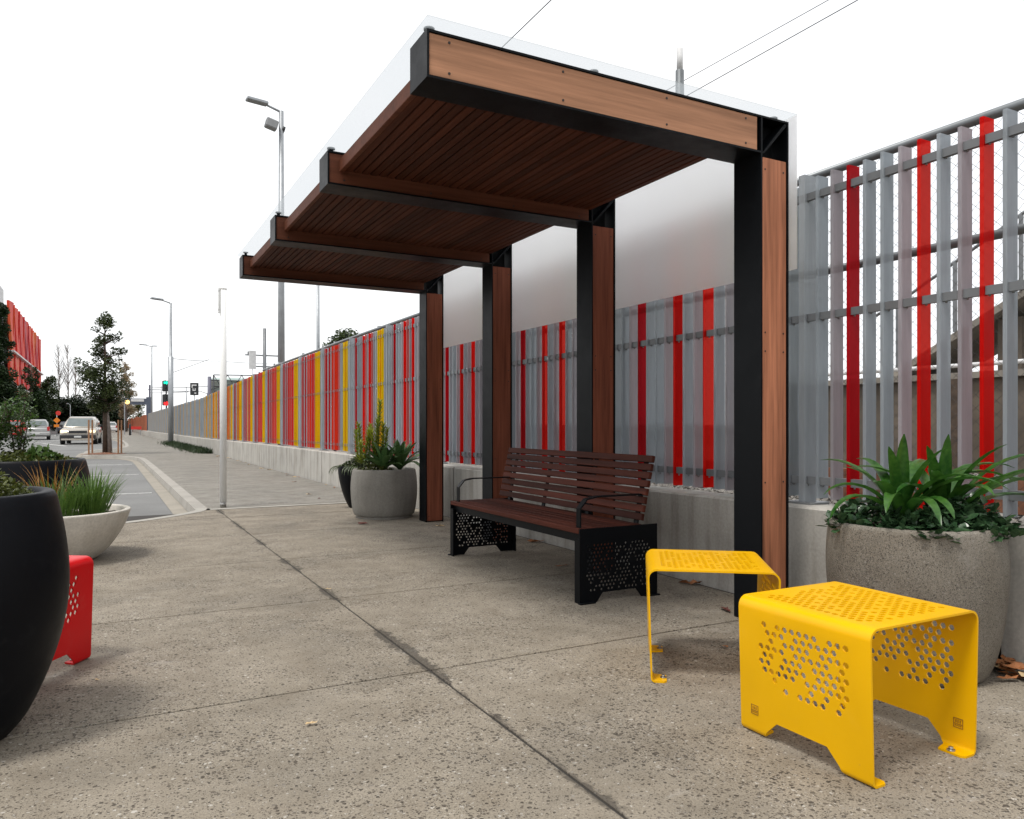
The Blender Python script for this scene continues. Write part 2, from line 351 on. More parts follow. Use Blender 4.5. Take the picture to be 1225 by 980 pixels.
def strip(mb, A, B, za, zb):
    """ribbon between two paths"""
    b = len(mb.v); n = len(A)
    mb.v += [(x, y, za) for x, y in A]+[(x, y, zb) for x, y in B]
    for i in range(n-1): mb.face((b+i, b+i+1, b+n+i+1, b+n+i))
    return mb
def inside(p, poly):
    x, y = p; c = False; j = len(poly)-1
    for i in range(len(poly)):
        xi, yi = poly[i]; xj, yj = poly[j]
        if (yi > y) != (yj > y) and x < (xj-xi)*(y-yi)/(yj-yi)+xi: c = not c
        j = i
    return c
def plate(outline, holes, lines, fmap, th):
    """perforated sheet: outline and holes in (s,t); fmap(s,t,offset)->xyz"""
    vs, es = [], []
    def ring(r):
        b = len(vs); vs.extend(Vector(p) for p in r); es.extend((b+i, b+(i+1) % len(r)) for i in range(len(r)))
    ring(outline)
    for h in holes: ring(h)
    for a, b in lines:
        k = len(vs); vs.extend((Vector(a), Vector(b))); es.append((k, k+1))
    V, E_, F, *_ = delaunay_2d_cdt(vs, es, [], 0, 1e-6)
    hc = [(sum(p[0] for p in h)/len(h), sum(p[1] for p in h)/len(h), h) for h in holes]
    cell = {}
    for cx, cy, h in hc: cell.setdefault((int(cx//.03), int(cy//.03)), []).append(h)
    tris = []
    for f in F:
        c = (sum(V[i].x for i in f)/3, sum(V[i].y for i in f)/3)
        if not inside(c, outline): continue
        gx, gy = int(c[0]//.03), int(c[1]//.03); bad = False
        for ix in (-1, 0, 1):
            for iy in (-1, 0, 1):
                if any(inside(c, h) for h in cell.get((gx+ix, gy+iy), ())): bad = True
        if not bad: tris.append(tuple(f))
    mb = MB(); n = len(V)
    mb.v = [tuple(fmap(v.x, v.y, th/2)) for v in V]+[tuple(fmap(v.x, v.y, -th/2)) for v in V]
    cnt = {}
    for t in tris:
        mb.face(t, True); mb.face([n+i for i in reversed(t)], True)
        for i in range(3):
            e = (t[i], t[(i+1) % 3]); cnt[e] = 1
    for (a, b) in cnt:
        if (b, a) not in cnt: mb.face((b, a, n+a, n+b))
    return mb
def hexes(s0, s1, t0, t1, pitch, r, keep, seed):
    rr = random.Random(seed); out = []; row = 0; s = s0
    while s <= s1+1e-6:
        t = t0+(pitch/2 if row % 2 else 0); c = 0
        while t <= t1+1e-6:
            if rr.random() < keep(row, c, rr): out.append([(s+r*math.cos(PI/6+k*PI/3), t+r*math.sin(PI/6+k*PI/3)) for k in range(6)])
            t += pitch; c += 1
        s += pitch*.866; row += 1
    return out

# ------------------------------------------------------------------ ground, road, plaza, footpath
struct(MB().sheet([(-900, -400), (900, -400), (900, 1500), (-900, 1500)], -.16).build('ground', M['ground']))
KERB = smooth_path([(1.0, 10.3), (1.0, 16), (1.0, 24.2), (.98, 27.0), (.6, 28.6), (0, 29.2), (-.5, 29.3), (-.68, 29.9), (-.68, 34.5), (-.5, 36), (.4, 38.2), (1.0, 41), (1.0, 58), (.7, 64), (.1, 68), (-.4, 72), (-.5, 80), (-.9, 160)], 2)
struct(MB().sheet([(-9.2, -20), (1.6, -20), (1.6, 260), (-9.2, 260)], -.10).build('road', M['asphalt']))
kb = MB(); inner = offset_path(KERB, -.15)
strip(kb, KERB, offset_path(KERB, .03), 0, -.13); strip(kb, inner, KERB, 0, 0)
kb.f = [tuple(reversed(f)) for f in kb.f]
kb.smooth = set(range(len(kb.f))); struct(kb.build('kerb', M['kerbc']))
gt = MB(); strip(gt, offset_path(KERB, .03), offset_path(KERB, .22), -.092, -.094); gt.f = [tuple(reversed(f)) for f in gt.f]; struct(gt.build('gutter', M['gutter']))
WX = 3.50                                    # front face of the long wall
fp = MB(); b = len(inner)
fp.v = [(x, y, .0) for x, y in inner]+[(WX-.02 if y < 85 else WX, y, .0) for x, y in inner]
for i in range(b-1): fp.face((i, b+i, b+i+1, i+1))
struct(fp.build('footpath', M['path']))
pz = struct(MB().box(-8, WX+.05, -6, 9.9, -.14, -.0055).build('plaza', M['jointbed']))
XS = [-8, -5.04, -1.9, 1.24, WX-.025]; YS = [-6, -4.6, -3.08, -1.54, 0, 3.08, 4.62, 6.16, 7.70, 9.20]
for i in range(len(XS)-1):
    for j in range(len(YS)-1):
        g = .0055
        MB().bbox(XS[i]+g, XS[i+1]-g, YS[j]+g*1.25, YS[j+1]-g*1.25, -.021, 0, .002).build('slab', M['slab'], pz)
# last row of slabs with the slanting edge beside the parking bay
MB().poly([(-8, 9.21), (.0, 9.21), (.25, 9.33), (1.06, 10.12), (1.235, 10.12), (1.235, 9.21)], -.021, 0).build('slab', M['slab'], pz)
MB().poly([(1.245, 9.21), (WX-.025, 9.21), (WX-.025, 10.1), (1.245, 10.1)], -.021, 0).build('slab', M['slab'], pz)
ek = smooth_path([(-8, 9.16), (-.2, 9.16), (.22, 9.28), (.95, 9.98), (1.02, 10.35)], 2)
eb = MB(); strip(eb, ek, offset_path(ek, -.13), .004, .004); strip(eb, ek, ek, -.11, .004); struct(eb.build('flush_kerb', M['edge']))
eb = MB(); strip(eb, [(1.16, 10.10), (2.4, 10.12), (WX-.03, 10.13)], [(1.16, 10.24), (2.4, 10.24), (WX-.03, 10.25)], .004, .004); eb.f = [tuple(reversed(f)) for f in eb.f]; struct(eb.build('footpath_edge', M['edge']))
pm = MB()
for y in (14.2, 19.6, 24.6): pm.box(-1.3, .70, y-.035, y+.035, -.10, -.088)
struct(pm.build('bay_lines', M['paint']))
pm = MB()
for k in range(9): pm.box(-4.6, -4.48, 22+k*14, 27+k*14, -.10, -.094)
pm.add([(-3.4, 54, -.094), (-1.9, 47, -.094), (-1.7, 47, -.094), (-3.2, 54, -.094)], [(0, 1, 2, 3)])
pm.add([(-3.9, 62, -.094), (-1.0, 64.5, -.094), (-1.0, 65.2, -.094), (-3.9, 62.7, -.094)], [(0, 1, 2, 3)])
pm.add([(-4.4, 57, -.094), (-3.0, 57, -.094), (-3.0, 57.5, -.094), (-4.4, 57.5, -.094)], [(0, 1, 2, 3)])
struct(pm.build('road_markings', M['paint']))
# verge with kerb on the far side of the road
struct(MB().box(-12.5, -9.2, 15, 260, -.15, 0.0).build('pavement', M['path']))

# ------------------------------------------------------------------ long concrete wall and blade fence
def lerp_tab(t, x):
    if x <= t[0][0]: return t[0][1]
    for (a, fa), (b_, fb) in zip(t, t[1:]):
        if x <= b_: return fa+(fb-fa)*(x-a)/(b_-a)
    return t[-1][1]
WT = lambda y: lerp_tab([(2, .60), (6, .575), (20, .56), (34, .49), (77, .43), (160, .4)], y)
FT = lambda y: lerp_tab([(2, 2.50), (14, 2.47), (22, 2.42), (35, 2.16), (80, 2.06), (150, 2.0)], y)
cw = thing('concrete_wall', 'long low pale concrete wall running under the blade fence', 'wall', (WX, 0, 0))
y = -1.0
while y < 84:
    L = 2.97 if y < 40 else 5.97
    mb = MB(); z0, z1 = WT(y), WT(y+L)
    mb.add([(0, y, -.12), (.26, y, -.12), (.26, y+L, -.12), (0, y+L, -.12), (0, y, z0-.012), (0, y+L, z1-.012), (.012, y, z0), (.012, y+L, z1), (.248, y, z0), (.248, y+L, z1), (.26, y, z0-.012), (.26, y+L, z1-.012)],
           [(0, 4, 5, 3), (4, 6, 7, 5), (6, 8, 9, 7), (8, 10, 11, 9), (10, 1, 2, 11), (0, 1, 10, 8, 6, 4), (3, 5, 7, 9, 11, 2), (0, 3, 2, 1)])
    mb.f = [tuple(reversed(f)) for f in mb.f]
    mb.build('wall_panel', M['wall'], cw)
    MB().box(.03, .23, y+L, y+L+.03, -.12, min(z0, z1)-.02).build('joint_filler', M['jointbed'], cw); y += L+.03
FX = WX+.135                                    # front edge of the blades
fe = thing('blade_fence', 'tall fence of upright grey, red and yellow translucent blades on the concrete wall', 'fence', (FX, 0, 0))
PAT = ['D', 'm', 'g', 'P', 'g', 'Y', 'Y', 'Y', 'g', 'm', 'g', 'R', 'm', 'g', 'R', 'm', 'g', 'g']
PAT2 = list('DmgPgYAYgmKRmKRmgg'); PAT3 = list('DKgPgYAYAKRKOKRmDm')
BAY = 1.885; PIT = BAY/18
def blade_mb(t, depth, z0, z1, y=0):
    mb = MB(); c = .003
    mb.poly([(c, y-t/2), (depth-c, y-t/2), (depth, y-t/2+c), (depth, y+t/2-c), (depth-c, y+t/2), (c, y+t/2), (0, y+t/2-c), (0, y-t/2+c)], z0, z1); return mb
bm_slat = {k: blade_mb(.02, .088, 0, 1).mesh('slat', SL[k]) for k in SL}
bm_post = blade_mb(.045, .10, 0, 1).mesh('post', SL['P'])
far = {}
i = -11; last = 2.87+PIT*i
while True:
    yy = 2.87+PIT*i
    if yy > 80: break
    k = (PAT if yy < 9.6 else PAT2 if yy < 13.5 else PAT3)[i % 18]
    if yy > 20 and k in 'RDYmKO':
        f = (yy-20)/13
        if R.random() < f: k = R.choice('AAOgA' if yy < 31 else 'gggA')
        if yy > 33.5 and k not in 'gP': k = 'g'
    elif yy > 13 and k == 'R' and R.random() < .5: k = 'O'
    z0 = WT(yy)+.035+R.uniform(-.004, .004); z1 = FT(yy)+(.03 if k == 'P' else 0)+R.uniform(-.006, .006)
    if i < 289:
        if k == 'P':
            o = link('post', bm_post, fe, (-.004, yy, WT(yy))); o.scale.z = z1-WT(yy)
            MB().bbox(-.03, .13, yy-.09, yy+.09, WT(yy)+.0005, WT(yy)+.012, .002).build('base_plate', M['rail'], fe)
        else:
            o = link('slat', bm_slat[k], fe, (R.uniform(-.002, .002), yy, z0)); o.scale.z = z1-z0; o.rotation_euler.z = R.uniform(-.02, .02)
    else:
        far.setdefault(k, MB()); mb = far[k]; bl = blade_mb(.02, .088, z0, z1, yy); mb.add(bl.v, bl.f)
    i += 1
for k, mb in far.items(): tag(mb.build('far_slat_row', SL[k], fe), kind='stuff')
for name, zz, h in (('top_rail', lambda y: FT(y)-.12, .042), ('middle_rail', lambda y: WT(y)+1.07*(FT(y)-WT(y))/1.9, .042), ('bottom_rail', lambda y: WT(y)+.115, .045)):
    ys = [1.2, 14, 22, 35, 80]
    mb = MB()
    for a, b_ in zip(ys, ys[1:]):
        za, zb = zz(a), zz(b_); mb.add([(.014, a, za), (.040, a, za), (.040, b_, zb), (.014, b_, zb), (.014, a, za+h), (.040, a, za+h), (.040, b_, zb+h), (.014, b_, zb+h)],
                                       [(0,3,2,1),(4,5,6,7),(0,1,5,4),(1,2,6,5),(2,3,7,6),(3,0,4,7)])
    rl = mb.build(name, M['raild'], fe)
    nb = MB()
    for j in range(-10, 90):
        yy = 2.87+PIT*j
        nb.tube([(.030, yy-.022, zz(yy)-.009), (.030, yy-.022, zz(yy)+.004)], .006, 6)
    tag(nb.build('rail_nuts', M['rail'], rl), kind='stuff')
# orange run of the same fence further on
f2 = thing('far_blade_fence', 'distant orange blade fence beyond the dark portal frame', 'fence', (FX, 0, 0)); mb = MB(); y = 84.
while y < 150: mb.box(0, .09, y, y+.05, .35, 1.95+.1*math.sin(y*.3)); y += .16
tag(mb.build('slat_row', m_plain('far orange blades', (.42, .13, .06), .6, 0, .4, .8), f2), kind='stuff')
MB().box(0, .2, 84, 150, -.1, .4).build('base_wall', M['wall'], f2)

# chain link security fence behind the blades
CX = FX+.26
cl = thing('chain_link_fence', 'galvanised pipe and chain link fence behind the blades', 'fence', (CX, 0, 0))
MB().tube([(0, .8, 2.60), (0, 14, 2.60), (0, 22, 2.56)], .026, 10).build('top_pipe', M['pipe'], cl)
MB().tube([(0, .8, 2.00), (0, 14, 1.98), (0, 22, 1.95)], .024, 10).build('middle_pipe', M['pipe'], cl)
for y in (1.2, 3.9, 6.6, 9.3, 12, 14.7, 17.4, 20.1): MB().tube([(.05, y, .2), (.05, y, 2.66)], .03, 10).build('post', M['pipe'], cl)
wm = MB(); z0, z1, y0, y1 = .45, 2.58, .9, 6.0; s = .068; k = y0-(z1-z0)
while k < y1+(z1-z0):
    for sg in (1, -1):
        a = k; za = z0 if sg > 0 else z1
        pA = (a, za); pB = (a+(z1-z0), z1 if sg > 0 else z0)
        ta, tb = max(0, (y0-pA[0])/(pB[0]-pA[0])), min(1, (y1-pA[0])/(pB[0]-pA[0]))
        if ta < tb:
            P = [Vector((.003*sg, pA[0]+(pB[0]-pA[0])*t, pA[1]+(pB[1]-pA[1])*t)) for t in (ta, tb)]
            wm.tube(P, .0012, 3, False)
    k += s
tag(wm.build('wire_mesh', M['wire'], cl), kind='stuff')

# railway side
struct(MB().box(WX+.27, 16, -4, 160, -.15, .43).build('railway_bed', M['ballast']))
st = MB(); oc8 = [(1, 0, 0), (-1, 0, 0), (0, 1, 0), (0, -1, 0), (0, 0, 1), (0, 0, -1)]; of8 = [(0, 2, 4), (2, 1, 4), (1, 3, 4), (3, 0, 4), (2, 0, 5), (1, 2, 5), (3, 1, 5), (0, 3, 5)]
for k in range(5200):
    x = WX+.3+5.5*R.random()**1.6; y = R.uniform(.4, 6.5); r = R.uniform(.018, .042)
    st.add([(x+a*r*R.uniform(.6, 1.2), y+b_*r*R.uniform(.6, 1.2), .44+c*r*R.uniform(.5, .9)+R.random()*.02) for a, b_, c in oc8], of8)
tag(st.build('ballast_stones', M['pebble']), 'loose grey ballast stones behind the blade fence', 'stones', kind='stuff')
for x, lb in ((5.4, 'nearer steel rail on the ballast behind the fence'), (6.83, 'farther steel rail on the ballast behind the fence')):
    tag(MB().poly([(x-.035, -4), (x+.035, -4), (x+.035, 120), (x-.035, 120)], .46, .60).build('railway_rail', M['mulch']), lb, 'rail', 'railway rails')
pw = thing('platform', 'brown weathered railway platform wall seen between the blades at right', 'platform', (9.4, 0, 0))
MB().box(0, 3, -3, 9.6, .43, 1.62).build('face', M['platform'], pw); MB().box(-.08, 3, -3, 9.62, 1.622, 1.70).build('coping', M['plank'], pw)
MB().tube([(.1, -3, 1.80), (.1, 9.6, 1.80)], .03, 6).build('edge_rail', M['white2'], pw)
for y in (1.1, 3.4, 5.7, 8.0): MB().box(-.14, -.002, y, y+.22, .43, 1.62).build('pier', M['bark'], pw)
rm = thing('ramp', 'sloping access ramp with handrail on the platform at right', 'ramp', (10.2, 0, 0))
RZ = lambda y: 1.98+(6.8-y)*.52
MB().add([(0, 7.3, RZ(7.3)), (0, 7.3, RZ(7.3)+.10), (0, 3.6, RZ(3.6)+.10), (0, 3.6, RZ(3.6)), (1.4, 7.3, RZ(7.3)), (1.4, 7.3, RZ(7.3)+.10), (1.4, 3.6, RZ(3.6)+.10), (1.4, 3.6, RZ(3.6))], [(0, 1, 2, 3), (7, 6, 5, 4), (1, 5, 6, 2), (0, 3, 7, 4), (0, 4, 5, 1), (3, 2, 6, 7)]).build('deck', M['plank'], rm)
for dz in (1.05,): MB().tube([(0, 7.6, RZ(7.3)+dz-.1), (0, 7.2, RZ(7.2)+dz), (0, 3.6, RZ(3.6)+dz)], .022, 6).build('handrail', M['raild'], rm)
for k in range(5): y = 7.2-k*.85; MB().box(-.02, .02, y-.02, y+.02, RZ(y)+.10, RZ(y)+1.05).build('baluster', M['raild'], rm)
for y in (4.2, 5.6): MB().box(.2, 1.3, y, y+.3, 1.7, RZ(y+.3)).build('support', M['platform'], rm)

# ------------------------------------------------------------------ bus shelter
Y1, PT, BW, ZB, BT, XL, XC, CWD = 2.9586, 1.5953, .198, 2.4993, .1996, 1.1774, 3.0711, .2043
sh = thing('bus_shelter', 'timber and black steel shelter with cantilever roof over the bench', 'shelter', (XC, Y1, 0))
def SX(x): return x-XC
XR = SX(XC+CWD); xl = SX(XL); PLT = .010
for k in range(4):
    y0 = k*PT; y1 = y0+BW; z1 = ZB+BT
    beam = MB()
    beam.box(xl, XR-PLT, y0, y1, z1-PLT, z1)                       # top plate
    beam.box(xl+PLT, 0, y0, y1, ZB, ZB+PLT)                        # bottom plate
    beam.box(xl, xl+PLT, y0, y1, ZB, z1-PLT)                         # end plate
    bo = beam.build('beam', M['steel'], sh)
    MB().box(xl+.02, -.03, y0+.09, y1-.09, ZB+.012, z1-.012).build('web', M['steel_in'], bo)
    col = MB(); col.box(0, PLT, y0, y1, 0, z1-PLT-.0); col.box(XR-PLT, XR, y0, y1, 0, z1)
    co = col.build('column', M['steel'], sh)
    MB().box(PLT+.02, XR-PLT-.02, y0+.09, y1-.09, .01, z1-.012).build('web', M['steel_in'], co)
    gs = MB().add([(.012, y0+.004, ZB+.002), (.026, y0+.004, ZB+.002), (XR-.012, y0+.004, z1-.024), (XR-.012, y0+.004, z1-.012), (XR-.026, y0+.004, z1-.012),
                   (.012, y1-.004, ZB+.002), (.026, y1-.004, ZB+.002), (XR-.012, y1-.004, z1-.024), (XR-.012, y1-.004, z1-.012), (XR-.026, y1-.004, z1-.012)],
                  [(0, 1, 2, 3, 4), (9, 8, 7, 6, 5), (0, 5, 6, 1), (1, 6, 7, 2), (0, 4, 9, 5)])
    gs.build('gusset', M['steel'], co)
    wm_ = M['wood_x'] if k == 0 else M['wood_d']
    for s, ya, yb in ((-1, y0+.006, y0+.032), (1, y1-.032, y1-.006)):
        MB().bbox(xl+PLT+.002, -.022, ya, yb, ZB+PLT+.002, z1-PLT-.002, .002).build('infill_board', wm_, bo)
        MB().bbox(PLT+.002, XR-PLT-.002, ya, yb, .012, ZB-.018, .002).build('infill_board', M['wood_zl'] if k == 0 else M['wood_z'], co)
    sc_ = MB()
    for fx in (.04, .35, .68, .97):
        x = xl+.03+(-.05-xl-.03)*fx
        for z in (ZB+.035, z1-.035): sc_.tube([(x, y0+.004, z), (x, y0+.007, z)], .006, 8)
    for z in (.06, .75, 1.45, 1.55, ZB-.08):
        for x in (.035, XR-.035): sc_.tube([(x, y0+.004, z), (x, y0+.007, z)], .005, 8)
    tag(sc_.build('screws', M['screw'], sh), kind='stuff')
    cp = MB()
    for fx in (.02, .42, .985):
        x = xl+(XR-xl)*fx
        cp.tube([(x, y0+.08, z1), (x, y0+.08, z1+.030)], .013, 10); cp.tube([(x, y0+.08, z1+.0365), (x, y0+.08, z1+.044)], .024, 14)
    for z in (1.98, 2.36, 2.6):
        cp.tube([(XR, y0+.09, z), (XR+.020, y0+.09, z)], .013, 10); cp.tube([(XR+.0265, y0+.09, z), (XR+.036, y0+.09, z)], .02, 12)
    cp.build('sheet_fixings', M['steel'], sh)
# soffit boards between the beams
NS = 34; x0 = xl+.10; pw_ = (-.01-x0)/NS
for k in range(3):
    ya, yb = k*PT+BW+.002, (k+1)*PT-.002
    me = MB().bbox(-pw_/2+.0042, pw_/2-.0042, 0, yb-ya, 0, .022, .003).mesh('soffit_slat', M['wood_y'])
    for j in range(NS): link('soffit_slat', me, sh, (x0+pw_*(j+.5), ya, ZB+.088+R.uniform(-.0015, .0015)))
    MB().bbox(x0-.03, x0-.002, ya, yb, ZB+.078, ZB+.155, .003).build('edge_board', M['wood_d'], sh)
    MB().box(x0, -.012, ya+.01, yb-.01, ZB+.152, ZB+.160).build('liner_board', M['steel_in'], sh)
    for fx in (.2, .5, .8):
        MB().box(x0+.01, -.02, ya+(yb-ya)*fx-.02, ya+(yb-ya)*fx+.02, ZB+.113, ZB+.15).build('batten', M['steel_in'], sh)
L = 3*PT+BW
MB().bbox(xl-.012, XR+.028, -.035, L+.06, ZB+BT+.031, ZB+BT+.037, .001).build('roof_sheet', M['roofp'], sh)
bs = MB().box(XR+.021, XR+.0265, -.035, L+.06, 1.90, ZB+BT+.0305).build('back_sheet', M['clear'], sh)
bs.data.materials.append(M['frost']); bs.data.polygons[3].material_index = 1; bs.data.polygons[5].material_index = 1     # frosted on both faces, clear edges

# ------------------------------------------------------------------ bench
BX0, BX1, BY0, BY1, SEAT = 2.47, 3.045, 3.79, 5.70, .442
bn = thing('bench', 'dark timber slatted bench with perforated black steel ends under the shelter', 'bench', (BX0, BY0, 0))
BL = BY1-BY0; BD = BX1-BX0
hl = hexes(.075, .36, .055, BD-.06, .0255, .0082, lambda r, c, q: .80 if (c*7+r*3) % 5 else .45, 5)
ol = [(0, 0), (0, .12), (.055, .165), (.055, BD-.165), (0, BD-.12), (0, BD), (SEAT, BD), (SEAT, 0)]
for yy in (0.004, BL-.004):
    ep = plate(ol, hl, [], lambda s, t, o, yy=yy: (t, yy+o, s), .008).build('end_panel', M['steel'], bn)
    ep.data.polygons.foreach_set('use_smooth', [False]*len(ep.data.polygons))
    d = .008 if yy < 1 else -.008; ya, yb = sorted((yy+d/2, yy+d/2+d*6))
    MB().box(.0, .008, ya, yb, 0, SEAT-.06).build('front_flange', M['steel'], ep)
    MB().box(BD-.008, BD, ya, yb, 0, SEAT-.06).build('rear_flange', M['steel'], ep)
    fy0, fy1 = sorted((yy-d/2, yy-d*4))
    for xa in (-.012, BD-.105): MB().bbox(xa, xa+.11, fy0, fy1, .0005, .0085, .002).build('foot', M['steel'], ep)
for xa in (.03, BD-.13): MB().box(xa, xa+.04, .009, BL-.009, SEAT-.085, SEAT-.036).build('seat_bearer', M['steel'], bn)
ns = 7; sw = (BD-.10)/ns
me = MB().bbox(-sw/2+.003, sw/2-.003, .010, BL-.010, -.032, 0, .004).mesh('seat_slat', M['wood_b'])
for j in range(ns): link('seat_slat', me, bn, (sw*(j+.5)-.006, 0, SEAT+.002+R.uniform(-.001, .001)))
nbk = 8; zb0, zb1 = SEAT+.02, .868
me = MB().bbox(-.012, .012, -.004, BL+.004, -.0215, .0215, .003).mesh('back_slat', M['wood_b'])
for j in range(nbk):
    f = (j+.5)/nbk; o = link('back_slat', me, bn, (.455+.095*f, 0, zb0+(zb1-zb0)*f)); o.rotation_euler.y = .21
for yy in (.10, BL/2-.3, BL/2+.3, BL-.10):
    MB().add([(.476, yy-.02, SEAT-.03), (.476, yy+.02, SEAT-.03), (.571, yy+.02, .85), (.571, yy-.02, .85), (.486, yy-.02, SEAT-.03), (.486, yy+.02, SEAT-.03), (.580, yy+.02, .85), (.580, yy-.02, .85)],
             [(0, 1, 2, 3), (7, 6, 5, 4), (0, 3, 7, 4), (1, 5, 6, 2), (3, 2, 6, 7)]).build('back_support', M['steel'], bn)
for yy in (.05, BL-.10):
    pts = [(.03, SEAT), (.03, SEAT+.115), (.075, SEAT+.165), (.15, SEAT+.178), (.50, SEAT+.178)]
    mb = MB(); w2 = .022; th = .008
    up = []
    for i_, p in enumerate(pts):
        a = Vector(pts[max(0, i_-1)]); b_ = Vector(pts[min(len(pts)-1, i_+1)]); t = (b_-a).normalized(); up.append(Vector(p)+Vector((-t.y, t.x))*th)
    n = len(pts)
    for sgn in (-w2, w2): mb.v += [(p[0], yy+sgn, p[1]) for p in pts]+[(q.x, yy+sgn, q.y) for q in up]
    for i_ in range(n-1):
        mb.face((i_, i_+1, n+i_+1, n+i_)); mb.face((2*n+i_, 3*n+i_, 3*n+i_+1, 2*n+i_+1)); mb.face((i_, 2*n+i_, 2*n+i_+1, i_+1)); mb.face((n+i_, n+i_+1, 3*n+i_+1, 3*n+i_))
    mb.build('armrest', M['steel'], bn)

# ------------------------------------------------------------------ bent steel stools
def round_poly(pts, rad, seg=5):
    out = [Vector(pts[0])]
    for i_ in range(1, len(pts)-1):
        p = Vector(pts[i_]); a = (Vector(pts[i_-1])-p).normalized(); b_ = (Vector(pts[i_+1])-p).normalized(); r = rad[i_-1]
        s0, s1 = p+a*r, p+b_*r; c = p+a*r+b_*r
        for k in range(seg+1):
            q = k/seg*PI/2; out.append(c-(b_*r)*math.cos(q)-(a*r)*math.sin(q))
    return out+[Vector(pts[-1])]
def stool(label, loc, rz, mat, W=.52, D=.52, Ht=.462):
    t_ = thing('stool', label, 'stool', loc, rz, 'perforated steel stools')
    fl = .065; h = W/2; th = .007; zf = th/2+.0005
    path = round_poly([(-h+fl, zf), (-h, zf), (-h, Ht), (h, Ht), (h, zf), (h-fl, zf)], [.016, .034, .034, .016])
    cum = [0]
    for a, b_ in zip(path, path[1:]): cum.append(cum[-1]+(b_-a).length)
    Lg = cum[-1]; nrm = []
    for i_ in range(len(path)):
        t = (path[min(i_+1, len(path)-1)]-path[max(i_-1, 0)]).normalized(); nrm.append(Vector((-t.y, t.x)))
    def fm(s, t, o):
        i_ = 0
        while i_ < len(cum)-2 and s > cum[i_+1]: i_ += 1
        f = (s-cum[i_])/(cum[i_+1]-cum[i_]); p = path[i_].lerp(path[i_+1], f); nn = nrm[i_].lerp(nrm[i_+1], f).normalized()
        p = p+nn*o; return (p.x*(1-.055*(1-p.y/Ht)), t-D/2, p.y)
    b0 = fl; ft = .085; ap = fl+.056
    fo = .125
    half = [(0, .012), (0, ft), (b0-.015, ft+.012), (b0, fo-.015), (b0+.012, fo-.01), (ap, fo+.035)]
    ol = half+[(s, D-t) for s, t in reversed(half)]+[(.012, D)]+[(Lg-.012, D)]+[(Lg-s, D-t) for s, t in half]+[(Lg-s, t) for s, t in reversed(half)]+[(Lg-.012, 0), (.012, 0)]
    sl0 = fl+Ht; ht = fl+Ht-.034*.43
    keepl = lambda r, c, q: .15 if (r+2*c) % 7 == 0 else .95
    def jag(rws):
        out = []; q = random.Random(rws)
        for hx in rws_h:
            out.append(hx)
        return out
    legS0, legS1 = fl+.175, fl+Ht-.075
    hs = [hx for hx in hexes(legS0, legS1, .085, D-.085, .0292, .0112, keepl, 3) if not (hx[0][0] < legS0+.04 and random.Random(int(hx[0][1]*1000)).random() < .5)]
    hs2 = [[(Lg-s, t) for s, t in reversed(hx)] for hx in hs]
    topS0 = fl+Ht+.03; topS1 = Lg-topS0
    ht_ = hexes(topS0+.01, topS1-.01, .06, D-.06, .0292, .0112, lambda r, c, q: .92 if (r*2+c*3) % 7 else .3, 9)
    lines = [((s, -.1), (s, D+.1)) for s in cum[1:-1]]
    body = plate(ol, hs+hs2+ht_, lines, fm, th).build('body', mat, t_)
    md = body.modifiers.new('edge', 'EDGE_SPLIT'); md.split_angle = math.radians(40)
    bm_ = MB(); bm_.tube([(0, 0, th), (0, 0, th+.004)], .013, 12); bm_.tube([(0, 0, th+.004), (0, 0, th+.012)], .008, 6); bm_ = bm_.mesh('anchor_bolt', M['bolt'])
    for sx in (-1, 1):
        for ty in (.05, D-.05): link('anchor_bolt', bm_, t_, (sx*(h-.052)*.95, ty-D/2, .0005))
    # engraved maker's mark: framed square with three bars, on outer and inner faces near the feet
    for (x, yb, nrmx) in (((-h-th/2)*.955-.0004, -D/2+.455, -1), ((h-th/2)*.955-.0006, -D/2+.055, -1)):
        mk = MB(); q = .0011; s = .016
        def rct(a0, a1, c0, c1): mk.box(x-q, x, yb+a0, yb+a1, .085+c0, .085+c1)
        rct(-s, s, s-.002, s); rct(-s, -s+.002, -s, s-.002); rct(s-.002, s, -s, s-.002); rct(-s+.002, s-.002, -s, -s+.002); rct(-s+.002, s-.002, -.004, -.002)
        for a in (-.008, -.001, .006): rct(a, a+.003, .001, .010)
        for a in (-.010, -.004, .002, .008): rct(a, a+.003, -.010, -.007)
        mk.build('maker_mark', M['mark'], t_)
    return t_
stool('nearest yellow perforated steel stool in front of the round stone planter', (2.215, 1.725, 0), 0, M['yellow'])
stool('yellow perforated steel stool turned askew between bench and nearest stool', (2.335, 2.562, 0), math.radians(-37), M['yellow'])
stool('red perforated steel stool beside the big black pot at left', (-.405, 3.877, 0), math.radians(-33.5), M['red'])

